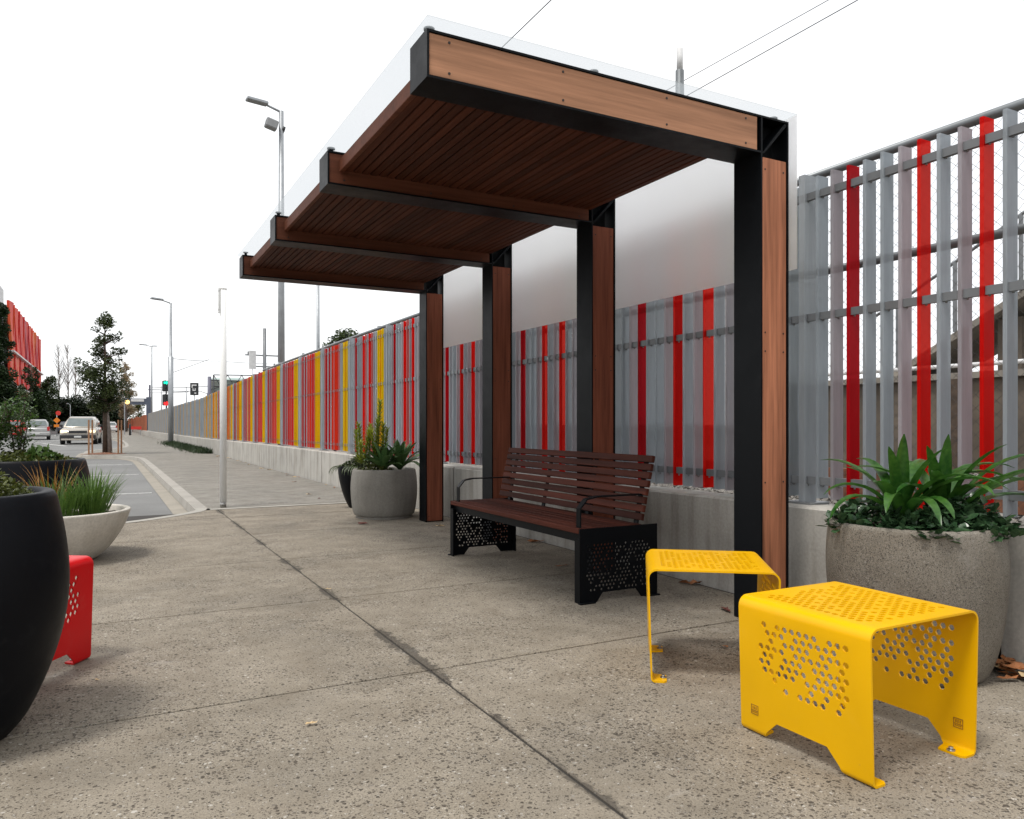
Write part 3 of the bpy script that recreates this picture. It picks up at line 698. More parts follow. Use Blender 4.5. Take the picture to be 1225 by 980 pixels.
# ------------------------------------------------------------------ planters
def pot(name, label, loc, prof, thick, mat, soil_z, n=64, extra=None):
    t_ = thing(name, label, 'planter', loc)
    P_ = [Vector(p) for p in prof]; prof = []
    for i_ in range(len(P_)-1):
        a_, b_, c_, d_ = P_[max(0, i_-1)], P_[i_], P_[i_+1], P_[min(len(P_)-1, i_+2)]
        for k in range(5):
            f = k/5; v = .5*((2*b_)+(c_-a_)*f+(2*a_-5*b_+4*c_-d_)*f*f+(3*b_-a_-3*c_+d_)*f**3); prof.append((v.x, v.y))
    prof.append(tuple(P_[-1])); rr, zt = prof[-1]
    pr = prof[:-1]+[(rr-.004, zt-.004), (rr-.010, zt), (rr-thick+.010, zt), (rr-thick, zt-.010), (rr-thick-.005, soil_z-.06)]
    MB().lathe(pr, n).build('shell', mat, t_)
    mb = MB(); q = random.Random(int(loc[0]*100)); rs = rr-thick-.004; rings = 5
    mb.v.append((0, 0, soil_z+.015))
    for k in range(1, rings+1):
        for j in range(24): a = 2*PI*j/24; mb.v.append((rs*k/rings*math.cos(a), rs*k/rings*math.sin(a), soil_z+q.uniform(-.012, .014)))
    for j in range(24):
        j2 = (j+1) % 24; mb.face((0, 1+j, 1+j2))
        for k in range(rings-1): mb.face((1+k*24+j, 1+(k+1)*24+j, 1+(k+1)*24+j2, 1+k*24+j2))
    mb.build('soil', M['soil'], t_)
    return t_
PR = (3.125, 2.13, 0)
pot('stone_planter', 'round speckled stone planter with strap leaf plants beside the stools', PR, [(.262, 0), (.284, .02), (.318, .12), (.346, .30), (.356, .45), (.352, .56), (.342, .635)], .042, M['stone'], .595)
PM = (2.84, 8.46, 0)
t = pot('stone_planter', 'grey cast planter with tall succulents behind the farthest shelter column', PM, [(.325, .035), (.34, .04), (.362, .12), (.378, .30), (.372, .45), (.355, .552)], .04, M['stone_g'], .515)
MB().lathe([(.315, 0), (.315, .034)], 48, True, True, False).build('plinth', M['stone_g'], t)
PB = (2.92, 9.58, 0)
pot('black_planter', 'tapered black planter tucked behind the grey succulent planter', PB, [(.15, 0), (.17, .015), (.22, .12), (.27, .28), (.297, .43), (.30, .53)], .03, M['potblack'], .49)
PG = (-.478, 3.144, 0)
pot('black_planter', 'huge glossy black pot cut off by the left edge of the picture', PG, [(.185, 0), (.20, .012), (.252, .08), (.318, .233), (.357, .38), (.370, .525), (.357, .68), (.327, .83)], .042, M['potblack'], .78, 96)
PW = (-.354, 6.986, 0)
pot('white_bowl_planter', 'wide shallow white bowl planter with green and amber grass', PW, [(.28, 0), (.31, .008), (.39, .08), (.455, .17), (.51, .27), (.55, .385)], .05, M['white'], .33, 80)
P2 = (-.66, 8.55, 0)
pot('black_planter', 'broad black planter of green shrubs standing behind the white bowl', P2, [(.42, 0), (.45, .02), (.53, .2), (.555, .38), (.54, .55), (.50, .73)], .05, M['potblack'], .68, 80)

# ------------------------------------------------------------------ plants
def blade_leaf(mb, base, ang, L, W, rise, droop, seg=9, fold=.22, tipw=0.0, mid=.45):
    """arching strap leaf: rises, bends out and droops"""
    d = Vector((math.cos(ang), math.sin(ang), 0)); side = Vector((-d.y, d.x, 0)); p = Vector(base); el = rise; b0 = len(mb.v)
    for i_ in range(seg+1):
        f = i_/seg
        wv = W*(math.sin(PI*min(1, (f*.86+.14)))**.6 if f > mid else (.55+.45*f/mid))
        if i_ == seg: wv = W*.06+tipw
        t = d*math.cos(el)+Vector((0, 0, math.sin(el))); nn = Vector((0, 0, math.cos(el)))-d*math.sin(el)
        mb.v += [tuple(p-side*wv/2+nn*wv*fold), tuple(p), tuple(p+side*wv/2+nn*wv*fold)]
        p = p+t*(L/seg); el -= droop/seg*(.5+f)
    for i_ in range(seg):
        a = b0+i_*3
        mb.face((a, a+1, a+4, a+3), True); mb.face((a+1, a+2, a+5, a+4), True)
def rosette(mb, c, n, L, W, q, up=1.2, dr=(1.0, 2.0), seg=9):
    for k in range(n):
        f = k/max(1, n-1); a = k*2.399+q.uniform(-.3, .3)
        blade_leaf(mb, (c[0]+.012*math.cos(a), c[1]+.012*math.sin(a), c[2]), a, L*q.uniform(.8, 1.1)*(.75+.25*f), W*q.uniform(.85, 1.1), .55+up*(1-f)*.8, q.uniform(*dr)*(.4+.6*f), seg)
def ovals(mb, c, n, L, W, q, r, h, up=.5):
    """small rounded leaves spread through a mound"""
    for k in range(n):
        a = q.uniform(0, 2*PI); rr = r*math.sqrt(q.random()); z = c[2]+h*(1-(rr/r)**2)*q.random()**.6
        p = Vector((c[0]+rr*math.cos(a), c[1]+rr*math.sin(a), z)); b_ = q.uniform(0, 2*PI); el = q.uniform(-.3, up*2)
        d = Vector((math.cos(b_)*math.cos(el), math.sin(b_)*math.cos(el), math.sin(el))); s = d.cross(Vector((q.uniform(-.5, .5), q.uniform(-.5, .5), 1))).normalized(); nn = s.cross(d)
        l = L*q.uniform(.6, 1.2); w_ = W*q.uniform(.7, 1.1)
        mb.add([p, p+d*l*.3+s*w_*.42+nn*w_*.1, p+d*l*.7+s*w_*.45+nn*w_*.1, p+d*l, p+d*l*.7-s*w_*.45+nn*w_*.1, p+d*l*.3-s*w_*.42+nn*w_*.1, p+d*l*.5], [(0, 1, 6), (1, 2, 6), (2, 3, 6), (3, 4, 6), (4, 5, 6), (5, 0, 6)], True)
def plant(name, label, mb, mat, loc, group=None, cat='plant', extra=()):
    t_ = thing(name, label, cat, loc, 0, group); mb.build('foliage', mat, t_)
    for nm, m2, ma in extra: m2.build(nm, ma, t_)
    return t_
q = random.Random(3)
# right stone planter
mb = MB()
for a, L, W, ri, dr in ((PI*1.25, .30, .058, 1.50, .25), (PI*1.1, .28, .05, 1.42, .6), (PI*1.5, .30, .05, 1.40, .9), (2.6, .30, .05, 1.25, 2.3), (3.6, .30, .05, 1.15, 2.4), (5.6, .40, .055, 1.15, 2.0), (5.1, .36, .055, 1.2, 2.1), (4.4, .28, .055, 1.15, 2.5), (.3, .38, .055, 1.25, 1.8), (1.2, .34, .05, 1.3, 1.6), (2.0, .34, .05, 1.3, 1.6), (5.9, .45, .05, 1.0, 1.5), (4.8, .30, .05, 1.3, 1.7), (3.0, .33, .045, 1.0, 2.4), (3.3, .24, .05, 1.35, 1.6), (4.1, .34, .045, .95, 2.2), (5.3, .30, .05, 1.35, 1.9), (.7, .34, .05, 1.3, 2.0), (2.3, .26, .05, 1.4, 1.4)):
    blade_leaf(mb, (.012*math.cos(a), .012*math.sin(a), 0), a, L*1.42, W*1.12, ri, dr, 12)
plant('strap_leaf_plant', 'upright strap leaf plant in the middle of the speckled stone planter', mb, M['strap'], (PR[0]-.06, PR[1]+.02, .60), 'strap leaf plants')
mb = MB()
for a, L, W, ri, dr in ((4.0, .30, .056, 1.45, .2), (3.4, .29, .05, 1.4, .7), (4.9, .33, .05, 1.35, 1.0), (5.5, .46, .05, 1.0, 1.7), (5.0, .42, .05, .95, 1.5), (.2, .4, .05, 1.1, 1.7), (5.9, .42, .045, .7, 1.6), (1.1, .36, .05, 1.2, 1.6), (2.2, .34, .05, 1.2, 1.6), (3.2, .30, .05, 1.2, 2.0), (4.7, .5, .045, .9, 1.3), (4.3, .3, .05, 1.25, 2.1), (5.2, .33, .05, 1.3, 2.2), (3.6, .28, .05, 1.35, 1.5), (5.7, .5, .04, 1.15, 1.9), (.7, .36, .05, 1.2, 2.0)):
    blade_leaf(mb, (.012*math.cos(a), .012*math.sin(a), 0), a, L*1.42, W*1.12, ri, dr, 12)
plant('strap_leaf_plant', 'drooping strap leaf plant at the right of the speckled stone planter', mb, M['strap'], (PR[0]+.12, PR[1]-.05, .60), 'strap leaf plants')
mb = MB(); ovals(mb, (0, 0, 0), 520, .055, .036, q, .20, .13); plant('groundcover_plant', 'dark waxy leaved plant at the left rim of the speckled stone planter', mb, M['jade'], (PR[0]-.13, PR[1]+.10, .60))
mb = MB(); ovals(mb, (0, 0, 0), 640, .055, .040, q, .215, .15); plant('groundcover_plant', 'dark waxy leaved plant spilling over the right rim of the speckled stone planter', mb, M['jade'], (PR[0]+.10, PR[1]-.15, .60))
mb = MB(); ovals(mb, (0, 0, 0), 280, .052, .034, q, .15, .10); plant('groundcover_plant', 'dark waxy leaved plant at the front of the speckled stone planter', mb, M['jade'], (PR[0]-.13, PR[1]-.15, .60))
# middle grey planter
mb = MB(); rosette(mb, (0, 0, 0), 24, .48, .085, q, 1.2, (.5, 1.5)); plant('agave_plant', 'broad leaved green agave at the right of the grey succulent planter', mb, M['agave'], (PM[0]+.16, PM[1]-.08, .54), 'agaves')
mb = MB(); rosette(mb, (0, 0, 0), 24, .42, .08, q, 1.2, (.5, 1.5)); plant('agave_plant', 'broad leaved green agave in the middle of the grey succulent planter', mb, M['agave'], (PM[0]-.06, PM[1]-.14, .54), 'agaves')
mb = MB(); sm = MB()
for (x, y, h) in ((.02, .05, .78), (-.10, .0, .50), (-.2, .06, .44), (-.05, -.1, .44), (.06, -.02, .52), (-.22, -.1, .32), (-.12, .14, .52), (-.02, .0, .56), (.1, .06, .46), (-.16, -.04, .46)):
    lean = (q.uniform(-.06, .06), q.uniform(-.05, .05)); sm.tube([(x, y, 0), (x+lean[0]*.5, y+lean[1]*.5, h*.5), (x+lean[0], y+lean[1], h)], .007, 5)
    n = int(h*150)
    for k in range(n):
        f = (k+1)/n; a = k*2.4; blade_leaf(mb, (x+lean[0]*f, y+lean[1]*f, h*(.25+.75*f)), a, .078, .016, .5+.5*f, .5, 3)
plant('succulent_plant', 'lime yellow spiky succulent rising from the grey planter', mb, M['lime'], (PM[0]-.08, PM[1]+.02, .53), extra=[('stems', sm, M['stem'])])
mb = MB(); ovals(mb, (0, 0, 0), 420, .035, .02, q, .2, .10); plant('groundcover_plant', 'low olive groundcover along the left rim of the grey succulent planter', mb, M['olive'], (PM[0]-.13, PM[1]-.08, .525))
mb = MB(); rosette(mb, (0, 0, 0), 110, .27, .024, q, 1.1, (1.5, 2.8), 5); ovals(mb, (0, 0, 0), 700, .05, .026, q, .28, .15)
for k in range(16):
    a = 3.5+q.uniform(-.8, .8); blade_leaf(mb, (.25*math.cos(a), .25*math.sin(a), .03), a, q.uniform(.14, .26), .02, .1, 2.2, 6)
plant('trailing_plant', 'fine trailing green plant hanging from the tapered black planter', mb, M['greenb'] if False else M['tree'], (PB[0], PB[1], .50))
# huge black pot
mb = MB(); ovals(mb, (0, 0, 0), 4200, .024, .014, q, .282, .15, .7); plant('groundcover_plant', 'small leaved olive green mound growing in the huge black pot', mb, M['olive'], (PG[0], PG[1], .785))
# white bowl grasses
def grass(n, L, q, spread, W=.009):
    mb = MB()
    for k in range(n):
        a = q.uniform(0, 2*PI); r = spread*math.sqrt(q.random()); blade_leaf(mb, (r*math.cos(a), r*math.sin(a), 0), a+q.uniform(-.6, .6), L*q.uniform(.55, 1.1), W, q.uniform(1.1, 1.5), q.uniform(.1, 1.0), 6, .15)
    return mb
plant('grass_tuft', 'upright green grass tuft at the right of the white bowl', grass(170, .42, q, .12), M['grassg'], (PW[0]+.26, PW[1]-.08, .33), 'bowl grasses')
plant('grass_tuft', 'lax bright green grass tuft in the middle of the white bowl', grass(170, .34, q, .16), M['grassg'], (PW[0]+.06, PW[1]-.14, .33), 'bowl grasses')
plant('grass_tuft', 'amber orange grass tuft towards the left of the white bowl', grass(60, .45, q, .09), M['grasso'], (PW[0]-.03, PW[1]+.04, .33), 'bowl grasses')
plant('grass_tuft', 'yellowish thin grass tuft at the back of the white bowl', grass(60, .36, q, .08), M['grassg'], (PW[0]+.30, PW[1]+.08, .33), 'bowl grasses')
# broad black planter
mb = MB(); ovals(mb, (0, 0, 0), 2200, .045, .026, q, .44, .12, .6); plant('groundcover_plant', 'low light green leafy cover in the broad black planter', mb, M['olive'], (P2[0], P2[1], .685))
mb = MB(); ovals(mb, (0, 0, 0), 360, .065, .05, q, .16, .14, .6); plant('leafy_plant', 'fresh green round leaved plant at the rim of the broad black planter', mb, M['greenb'], (P2[0]+.14, P2[1]-.14, .70))
def shrub(h, n, q, r, stems=5):
    mb = MB(); sm = MB()
    for s_ in range(stems):
        a = q.uniform(0, 2*PI); tx, ty = r*math.cos(a), r*math.sin(a); hh = h*q.uniform(.75, 1)
        sm.tube([(tx*.2, ty*.2, 0), (tx*.5, ty*.5, hh*.5), (tx, ty, hh)], [.007, .005, .003], 5)
        for k in range(n//stems):
            f = q.uniform(.2, 1.02); p = Vector((tx*f+q.gauss(0, .045), ty*f+q.gauss(0, .045), hh*f+q.gauss(0, .03)))
            b_ = q.uniform(0, 2*PI); el = q.uniform(-.2, .9); d = Vector((math.cos(b_)*math.cos(el), math.sin(b_)*math.cos(el), math.sin(el))); s = d.cross(Vector((.2, .1, 1))).normalized(); l = .05*q.uniform(.6, 1.2)
            mb.add([p, p+d*l*.5+s*l*.25, p+d*l, p+d*l*.5-s*l*.25], [(0, 1, 2, 3)])
    return mb, sm
f_, s_ = shrub(.60, 1300, q, .20, 8); plant('shrub', 'leafy green shrub at the left of the broad black planter', f_, M['greenb'], (P2[0]-.30, P2[1]+.02, .69), 'shrubs in the broad black planter', extra=[('stems', s_, M['bark'])])
f_, s_ = shrub(.60, 800, q, .14, 6); plant('shrub', 'taller airy green shrub in the middle of the broad black planter', f_, M['greenb'], (P2[0]-.06, P2[1]+.10, .69), 'shrubs in the broad black planter', extra=[('stems', s_, M['bark'])])

# ------------------------------------------------------------------ trees
def leafcloud(mb, blobs, n, size, q, asp=.55):
    tot = sum(b_[3]*b_[4] for b_ in blobs)
    for (x, y, z, r, h) in blobs:
        for k in range(max(4, int(n*r*h/tot))):
            while True:
                u = Vector((q.uniform(-1, 1), q.uniform(-1, 1), q.uniform(-1, 1)))
                if .15 < u.length < 1: break
            p = Vector((x+u.x*r, y+u.y*r, z+u.z*h)); b_ = q.uniform(0, 2*PI); el = q.uniform(-.7, .9)
            d = Vector((math.cos(b_)*math.cos(el), math.sin(b_)*math.cos(el), math.sin(el))); s = d.cross(Vector((q.uniform(-1, 1), q.uniform(-1, 1), 1))).normalized(); l = size*q.uniform(.6, 1.3)
            mb.add([p-d*l*.5, p+s*l*asp*.5, p+d*l*.5, p-s*l*asp*.5], [(0, 1, 2, 3)])
def tree(name, label, loc, h, blobs, n, size, leaf, bark, r0, group=None, limbs=True, lean=0):
    t_ = thing(name, label, 'tree', loc, 0, group); q = random.Random(int(loc[1]*37+loc[0]*11))
    tr = MB(); tr.tube([(0, 0, 0), (lean*.3, 0, h*.35), (lean, 0, h*.9)], [r0, r0*.75, r0*.2], 8)
    if limbs:
        for (x, y, z, r, hh) in blobs:
            zz = max(h*.18, z-hh*.7-.3*math.hypot(x, y)); tr.tube([(lean*zz/h, 0, zz), (x*.6, y*.6, (zz+z)/2), (x, y, z)], [r0*.35, r0*.2, r0*.08], 5)
    tr.build('trunk', bark, t_); mb = MB(); leafcloud(mb, blobs, n, size, q); mb.build('crown', leaf, t_); return t_
TL = (.02, 31.0, 0); q = random.Random(21); bl = []
for z, r, k in ((1.75, .62, 9), (2.1, .72, 10), (2.5, .70, 9), (2.95, .66, 8), (3.35, .58, 7), (3.75, .46, 6), (4.15, .34, 5), (4.6, .30, 5), (4.95, .16, 3)):
    for _ in range(k):
        a = q.uniform(0, 2*PI); rr = r*q.uniform(.25, 1); s = q.uniform(.13, .27)*(1.25 if z < 3 else .9); bl.append((rr*math.cos(a), rr*math.sin(a), z+q.uniform(-.16, .16), s, s*.85))
bl += [(-.75, -.1, 2.95, .2, .16), (-.85, .0, 3.3, .14, .13), (-.62, 0, 3.15, .2, .15), (.6, 0, 3.7, .16, .14), (.45, .1, 4.25, .13, .2), (-.3, 0, 4.45, .16, .13)]
tt = tree('street_tree', 'young evergreen street tree between timber stakes on the footpath corner', TL, 5.1, bl, 9500, .10, M['tree'], M['bark'], .085)
MB().tube([(.16, -.05, 0), (.13, 0, .8), (.03, .05, 1.9)], [.08, .07, .04], 8).build('second_stem', M['barkp'], tt)
mu = MB(); mu.v.append((0, 0, .07))
for j in range(20): a = 2*PI*j/20; mu.v.append((.72*math.cos(a)*random.uniform(.9, 1.1), .6*math.sin(a)*random.uniform(.9, 1.1), .004))
for j in range(20): mu.face((0, 1+j, 1+(j+1) % 20))
mu.build('mulch_bed', M['mulch']); tag(bpy.data.objects['mulch_bed'], 'brown bark mulch around the base of the street tree', 'mulch', kind='stuff'); bpy.data.objects['mulch_bed'].location = TL
for x, y, lb in ((-.50, -.35, 'leftmost timber stake beside the street tree'), (-.40, .3, 'second timber stake from the left beside the street tree'), (.42, -.3, 'third timber stake right of the street tree trunk'), (.53, .3, 'rightmost timber stake beside the street tree')):
    tag(MB().bbox(-.028, .028, -.028, .028, 0, 1.22, .006).build('tree_stake', M['stake'], None, (TL[0]+x, TL[1]+y, 0)), lb, 'stake', 'tree stakes')
def crown(h, z0, r, k, q, top=.35):
    out = []
    for _ in range(k):
        f = q.random(); rr = r*(1-(1-top)*f**1.6); a = q.uniform(0, 2*PI); u = math.sqrt(q.random()); s = rr*q.uniform(.28, .5)
        out.append((u*(rr-s*.5)*math.cos(a), u*(rr-s*.5)*math.sin(a), z0+(h-z0)*f*.95, s, s*.9))
    return out
q = random.Random(5)
def place(px, d, z=-.1): p = at(px, CYPX, d); return (p.x, p.y, z)
LT = 'roadside trees at left'
p = place(-7, 58); tree('roadside_tree', 'large dark evergreen tree at the left picture edge across the road', p, 10.9, crown(10.6, .6, 1.75, 90, q, .55), 26000, .24, M['treed'], M['bark'], .22, LT)
p = place(38, 84); tree('roadside_tree', 'dark green conical tree standing in front of the red building', p, 8.6, crown(8.1, .8, 1.9, 60, q, .35), 14000, .26, M['treed'], M['bark'], .2, LT)
p = place(57, 92); tree('roadside_tree', 'olive green bushy tree right of the conical tree by the red building', p, 7.4, crown(7.2, .8, 1.6, 50, q, .55), 10000, .26, M['treem'], M['bark'], .18, LT)
p = place(20, 74); tree('roadside_tree', 'low leafy tree below the red panels at the roadside', p, 5.0, crown(4.6, .5, 1.9, 40, q, .5), 8000, .22, M['treem'], M['bark'], .16, LT)
HG = 'dark trees closing the end of the road'
for px, h, w_, lb in ((70, 5.6, 3.2, 'leftmost of the dark trees closing the end of the road'), (88, 5.9, 3.4, 'second from left of the dark trees closing the end of the road'), (106, 5.5, 3.3, 'third from left of the dark trees closing the end of the road'), (124, 6.1, 3.3, 'fourth from left of the dark trees closing the end of the road'), (142, 5.3, 2.6, 'rightmost of the dark trees closing the end of the road')):
    p = place(px, 135); tree('roadend_tree', lb, p, h, crown(h, .3, w_, 50, q, .8), 8000, .42, M['hedge'], M['bark'], .25, HG)
def bare(label, loc, h, q):
    t_ = thing('bare_tree', label, 'tree', loc, 0, 'bare winter trees'); mb = MB(); mb.tube([(0, 0, 0), (.1, 0, h*.5), (0, 0, h)], [.17, .10, .02], 6); tw = MB()
    for k in range(60):
        f = q.uniform(.38, .97); a = q.uniform(0, 2*PI); L = (1.1-f)*h*.35+.6; z = h*f
        tw.tube([(0, 0, z), (L*.3*math.cos(a), L*.3*math.sin(a), z+L*.55), (L*.42*math.cos(a+.3), L*.42*math.sin(a+.3), z+L)], [.04, .022, .008], 3, False)
    mb.build('trunk', M['barkp'], t_); tw.build('twigs', M['twig'], t_)
bare('tallest leafless tree, leftmost of three above the dark hedge trees', place(70, 140), 15.5, q)
bare('leafless tree in the middle of three above the dark hedge trees', place(81, 140), 15.8, q)
bare('leafless tree, rightmost of three above the dark hedge trees', place(90, 140), 12.5, q)
p = place(151, 110); tree('tan_tree', 'tan dry crowned tree showing behind the street tree', p, 10.5, crown(10.4, 2.5, 1.5, 44, q, .5), 7000, .22, M['treetan'], M['barkp'], .16)
p = place(418, 46, .4); tree('tree', 'dark green tree rising behind the fence left of the shelter', p, 6.4, crown(6.1, 2.2, 2.1, 56, q, .6), 12000, .22, M['treem'], M['bark'], .2)
p = place(462, 40, .4); tree('tree', 'small green tree top just over the fence beside the last shelter column', p, 5.6, crown(5.4, 2.2, 1.2, 30, q, .6), 6000, .2, M['treem'], M['bark'], .16)
p = place(166, 120); tree('tree', 'pale leafed distant tree seen through the dark portal frame', p, 4.5, crown(4.4, 1, 1.6, 26, q, .6), 1600, .25, M['olive'], M['bark'], .14)
# planting strip at the foot of the wall
mb = MB(); q = random.Random(8)
for k in range(5200):
    y = q.uniform(29.5, 46); x = 3.48-abs(q.gauss(0, .26))-.02*(y-29.5)*.4; blade_leaf(mb, (x, y, 0), q.uniform(0, 6.28), q.uniform(.10, .26), .022, q.uniform(.5, 1.5), 1.0, 2)
tag(mb.build('planting_strip', M['treed']), 'dark low planting strip at the foot of the concrete wall', 'planting', kind='stuff')

# ------------------------------------------------------------------ poles, lamps, signals
wp = thing('white_post', 'slim white post with empty sign bracket at the kerb corner', 'post', (1.34, 10.36, 0))
MB().tube([(0, 0, .07), (0, 0, 2.78)], .042, 20).build('pole', M['whitep'], wp); MB().tube([(0, 0, 0), (0, 0, .075)], .038, 16).build('base_sleeve', M['bolt'], wp)
MB().box(-.06, -.046, -.03, .03, 2.48, 2.80).build('bracket_plate', M['whitep'], wp)
for z in (2.52, 2.76): MB().tube([(-.062, 0, z), (.02, 0, z)], .012, 8).build('bracket_bolt', M['dark'], wp)
MB().tube([(0, 0, 2.78), (0, 0, 2.80)], .044, 20).build('cap', M['whitep'], wp)
def lamp_post(label, base, h, r, arm, low=None, box=False, double=False):
    t_ = thing('street_lamp', label, 'street lamp', base, 0, 'street lamps')
    pts, rs = ([(0, 0, 0), (0, 0, h)], [r, r*.62]) if not low else ([(0, 0, 0), (0, 0, low), (0, 0, low+.01), (0, 0, h)], [r*1.35, r*1.35, r*.8, r*.55])
    MB().tube(pts, rs, 14).build('pole', M['lamp'], t_)
    ax, ay = arm; L = math.hypot(ax, ay); ux, uy = ax/L, ay/L
    MB().tube([(0, 0, h-.03), (ax*.5, ay*.5, h+.10)], .035, 8).build('arm', M['lamp'], t_)
    ang = math.atan2(uy, ux); hd = MB().bbox(0, L*.62, -.13, .13, -.04, .05, .02).build('lamp_head', M['lamp'], t_, (ax*.42, ay*.42, h+.11)); hd.rotation_euler = (0, -.04, ang)
    MB().box(.1, L*.56, -.10, .10, -.046, -.0405).build('lens', M['grey'], hd)
    if double:
        hd = MB().bbox(0, L*.45, -.1, .1, -.04, .05, .02).build('lamp_head', M['lamp'], t_, (0, 0, h+.04)); hd.rotation_euler = (0, -.04, ang+PI)
    if box:
        f = MB().bbox(-.42, -.08, -.14, .14, -.28, -.02, .03).build('floodlight', M['grey'], t_, (0, 0, h-.35)); f.rotation_euler = (0, .25, 0)
        MB().tube([(.06, 0, -.15), (.14, 0, -.15)], .09, 10).build('sensor', M['dark'], f)
b = at(336.5, 430, 22.3); lamp_post('tall lamp pole with flat head rising behind the fence left of shelter', (b.x, b.y, .43), 9.75, .11, (-.95, -.10), None, True)
lamp_post('lamp pole standing in the planting strip beside the traffic signals', (3.16, 45.0, 0), 7.6, .10, (-.95, -.3), 4.7)
b = at(181.5, 500, 78); lamp_post('slender distant lamp pole right of the dark portal frame', (b.x, b.y, 0), 9.0, .10, (-1.1, -.2), None, False, True)
b = at(84, 500, 95); lamp_post('thin distant lamp pole above the silver utility car', (b.x, b.y, -.1), 3.6, .06, (-.4, -.1))
b = at(380.5, 430, 46); lamp_post('rail yard pole with two small lamps seen under the roof end', (b.x, b.y, .43), 9.6, .13, (-.9, .1), None, False, True)
def mast(name, label, base, h, r, mat, arms=(), group='railway masts', w=1.2):
    t_ = thing(name, label, 'mast', base, 0, group); MB().tube([(0, 0, 0), (0, 0, h)], [r, r*.8], 10).build('pole', mat, t_)
    for z, L in arms:
        MB().box(-L, L, -.05, .05, z-.05, z+.05).build('crossarm', M['raild'], t_)
        for s in (-1, 1): MB().tube([(s*L*.85, 0, z+.05), (s*L*.85, 0, z+.28)], .05, 6).build('insulator', M['dark'], t_)
    return t_
b = at(316.5, 430, 62); mast('power_pole', 'wooden power pole with crossarms above the coloured fence', (b.x, b.y, .43), 8.4, .16, M['raild'], ((5.3, .9), (6.2, 1.5), (4.6, .5)))
ms = mast('railway_mast', 'grey mast with pale cap sticking up above the shelter roof', (8, 9.40, .43), 6.2, .085, M['pipe'])
MB().tube([(0, 0, 6.2), (0, 0, 6.55)], .05, 10).build('cap', M['white2'], ms)
b = at(250.5, 470, 46); ms = mast('railway_mast', 'slate blue mast with bracket behind the grey fence', (b.x, b.y, .43), 3.5, .13, M['purple'])
for z0_, z1_ in ((3.35, 3.05),): MB().tube([(0, 0, 3.3), (1.7, -.4, 3.25)], .04, 6).build('bracket', M['truss'], ms); MB().tube([(0, 0, 2.7), (1.7, -.4, 3.25)], .025, 6).build('brace', M['truss'], ms)
b = at(302, 440, 50); ms = mast('sign_post', 'white upright sign board on a thin pole over the fence', (b.x, b.y, .43), 5.0, .03, M['lamp'], (), 'signs'); MB().bbox(-.22, .22, -.03, .03, 4.25, 5.45, .01).build('board', M['white2'], ms); ms['category'] = 'sign'
def signal(label, px, py, d, lit):
    p = at(px, py, d); t_ = thing('traffic_signal', label, 'traffic signal', (p.x, p.y, .43), 0, 'traffic signals'); z = p.z-.43
    MB().tube([(0, .12, 0), (0, .12, z)], .05, 8).build('pole', M['dark'], t_)
    h = MB().bbox(-.30, .30, -.12, .12, -.44, .44, .04).build('housing', M['dark'], t_, (0, 0, z)); h.rotation_euler.z = -.45
    for j, dz in enumerate((.27, 0, -.27)):
        ln = MB(); ln.tube([(0, -.121, dz), (0, -.135, dz)], .17 if lit[0] == j else .10, 14); ln.build('lens', lit[1] if lit[0] == j else M['dark'], h)
        MB().tube([(0, -.12, dz+.14), (0, -.28, dz+.13)], .06, 6).build('visor', M['dark'], h)
signal('upper traffic signal glowing green beside the lamp pole', 199, 462, 62, (0, M['sigg']))
signal('lower traffic signal glowing red beside the lamp pole', 199.3, 478.5, 60, (2, M['sigr']))
p = at(232.5, 465.5, 52); t = thing('indicator_sign', 'small black railway indicator sign with white marks above the grey fence', 'sign', (p.x, p.y, .43)); z = p.z-.43
MB().tube([(0, .06, 0), (0, .06, z)], .03, 8).build('pole', M['lamp'], t); hb = MB().bbox(-.27, .27, -.05, .05, -.42, .42, .02).build('board', M['dark'], t, (0, 0, z)); hb.rotation_euler.z = -.4
mk = MB(); mk.box(-.16, .16, -.056, -.0505, .22, .30); mk.box(-.16, -.10, -.056, -.0505, .08, .22); mk.box(-.10, .10, -.056, -.0505, -.12, -.06); mk.box(-.10, -.05, -.056, -.0505, -.06, .06); mk.box(.05, .10, -.056, -.0505, -.06, .06); mk.box(.02, .14, -.056, -.0505, -.32, -.24); mk.build('marks', M['white2'], hb)
# dark portal frame over the footpath
p0, p1 = at(178.5, 515, 80), at(150, 515, 82)
po = thing('portal_frame', 'dark steel portal frame with sign beam over the far footpath', 'gateway', (p0.x, p0.y, 0))
MB().box(-.28, .28, -.2, .2, 0, 3.9).build('post', M['navy'], po); MB().box(p1.x-p0.x-.1, -.282, -.2, .2, 3.1, 3.75).build('beam', M['navy'], po); MB().box(-1.7, -.5, -.26, -.205, 3.42, 3.68).build('sign_board', M['white2'], po)
MB().box(p1.x-p0.x-.2, p1.x-p0.x-.102, -.1, .1, 0, 3.7).build('far_post', M['lamp'], po)
MB().box(-.02, .14, .25, .4, 0, 5.2).build('mast', M['purple'], po); MB().tube([(p1.x-p0.x+.1, -.24, 3.35), (p1.x-p0.x+.1, -.34, 3.35)], .22, 12).build('warning_lamp', M['amber'], po)
for px, d, lb in ((155.5, 74, 'dark bollard on the far footpath before the portal frame'),):
    p = at(px, 515, d); tag(MB().lathe([(.09, 0), (.09, 1.0), (.07, 1.08), (.02, 1.1)], 12, True, True).build('bollard', M['dark'], None, (p.x, p.y, 0)), lb, 'bollard')
p = at(162.5, 515, 76); t = thing('barrier_sign', 'small red and white barrier board on legs at the far footpath', 'barrier', (p.x, p.y, 0)); MB().box(-.5, .5, -.03, .03, .55, .85).build('board', M['signred'], t)
for x in (-.4, .4): MB().box(x-.03, x+.03, -.03, .03, 0, .549).build('leg', M['grey'], t)
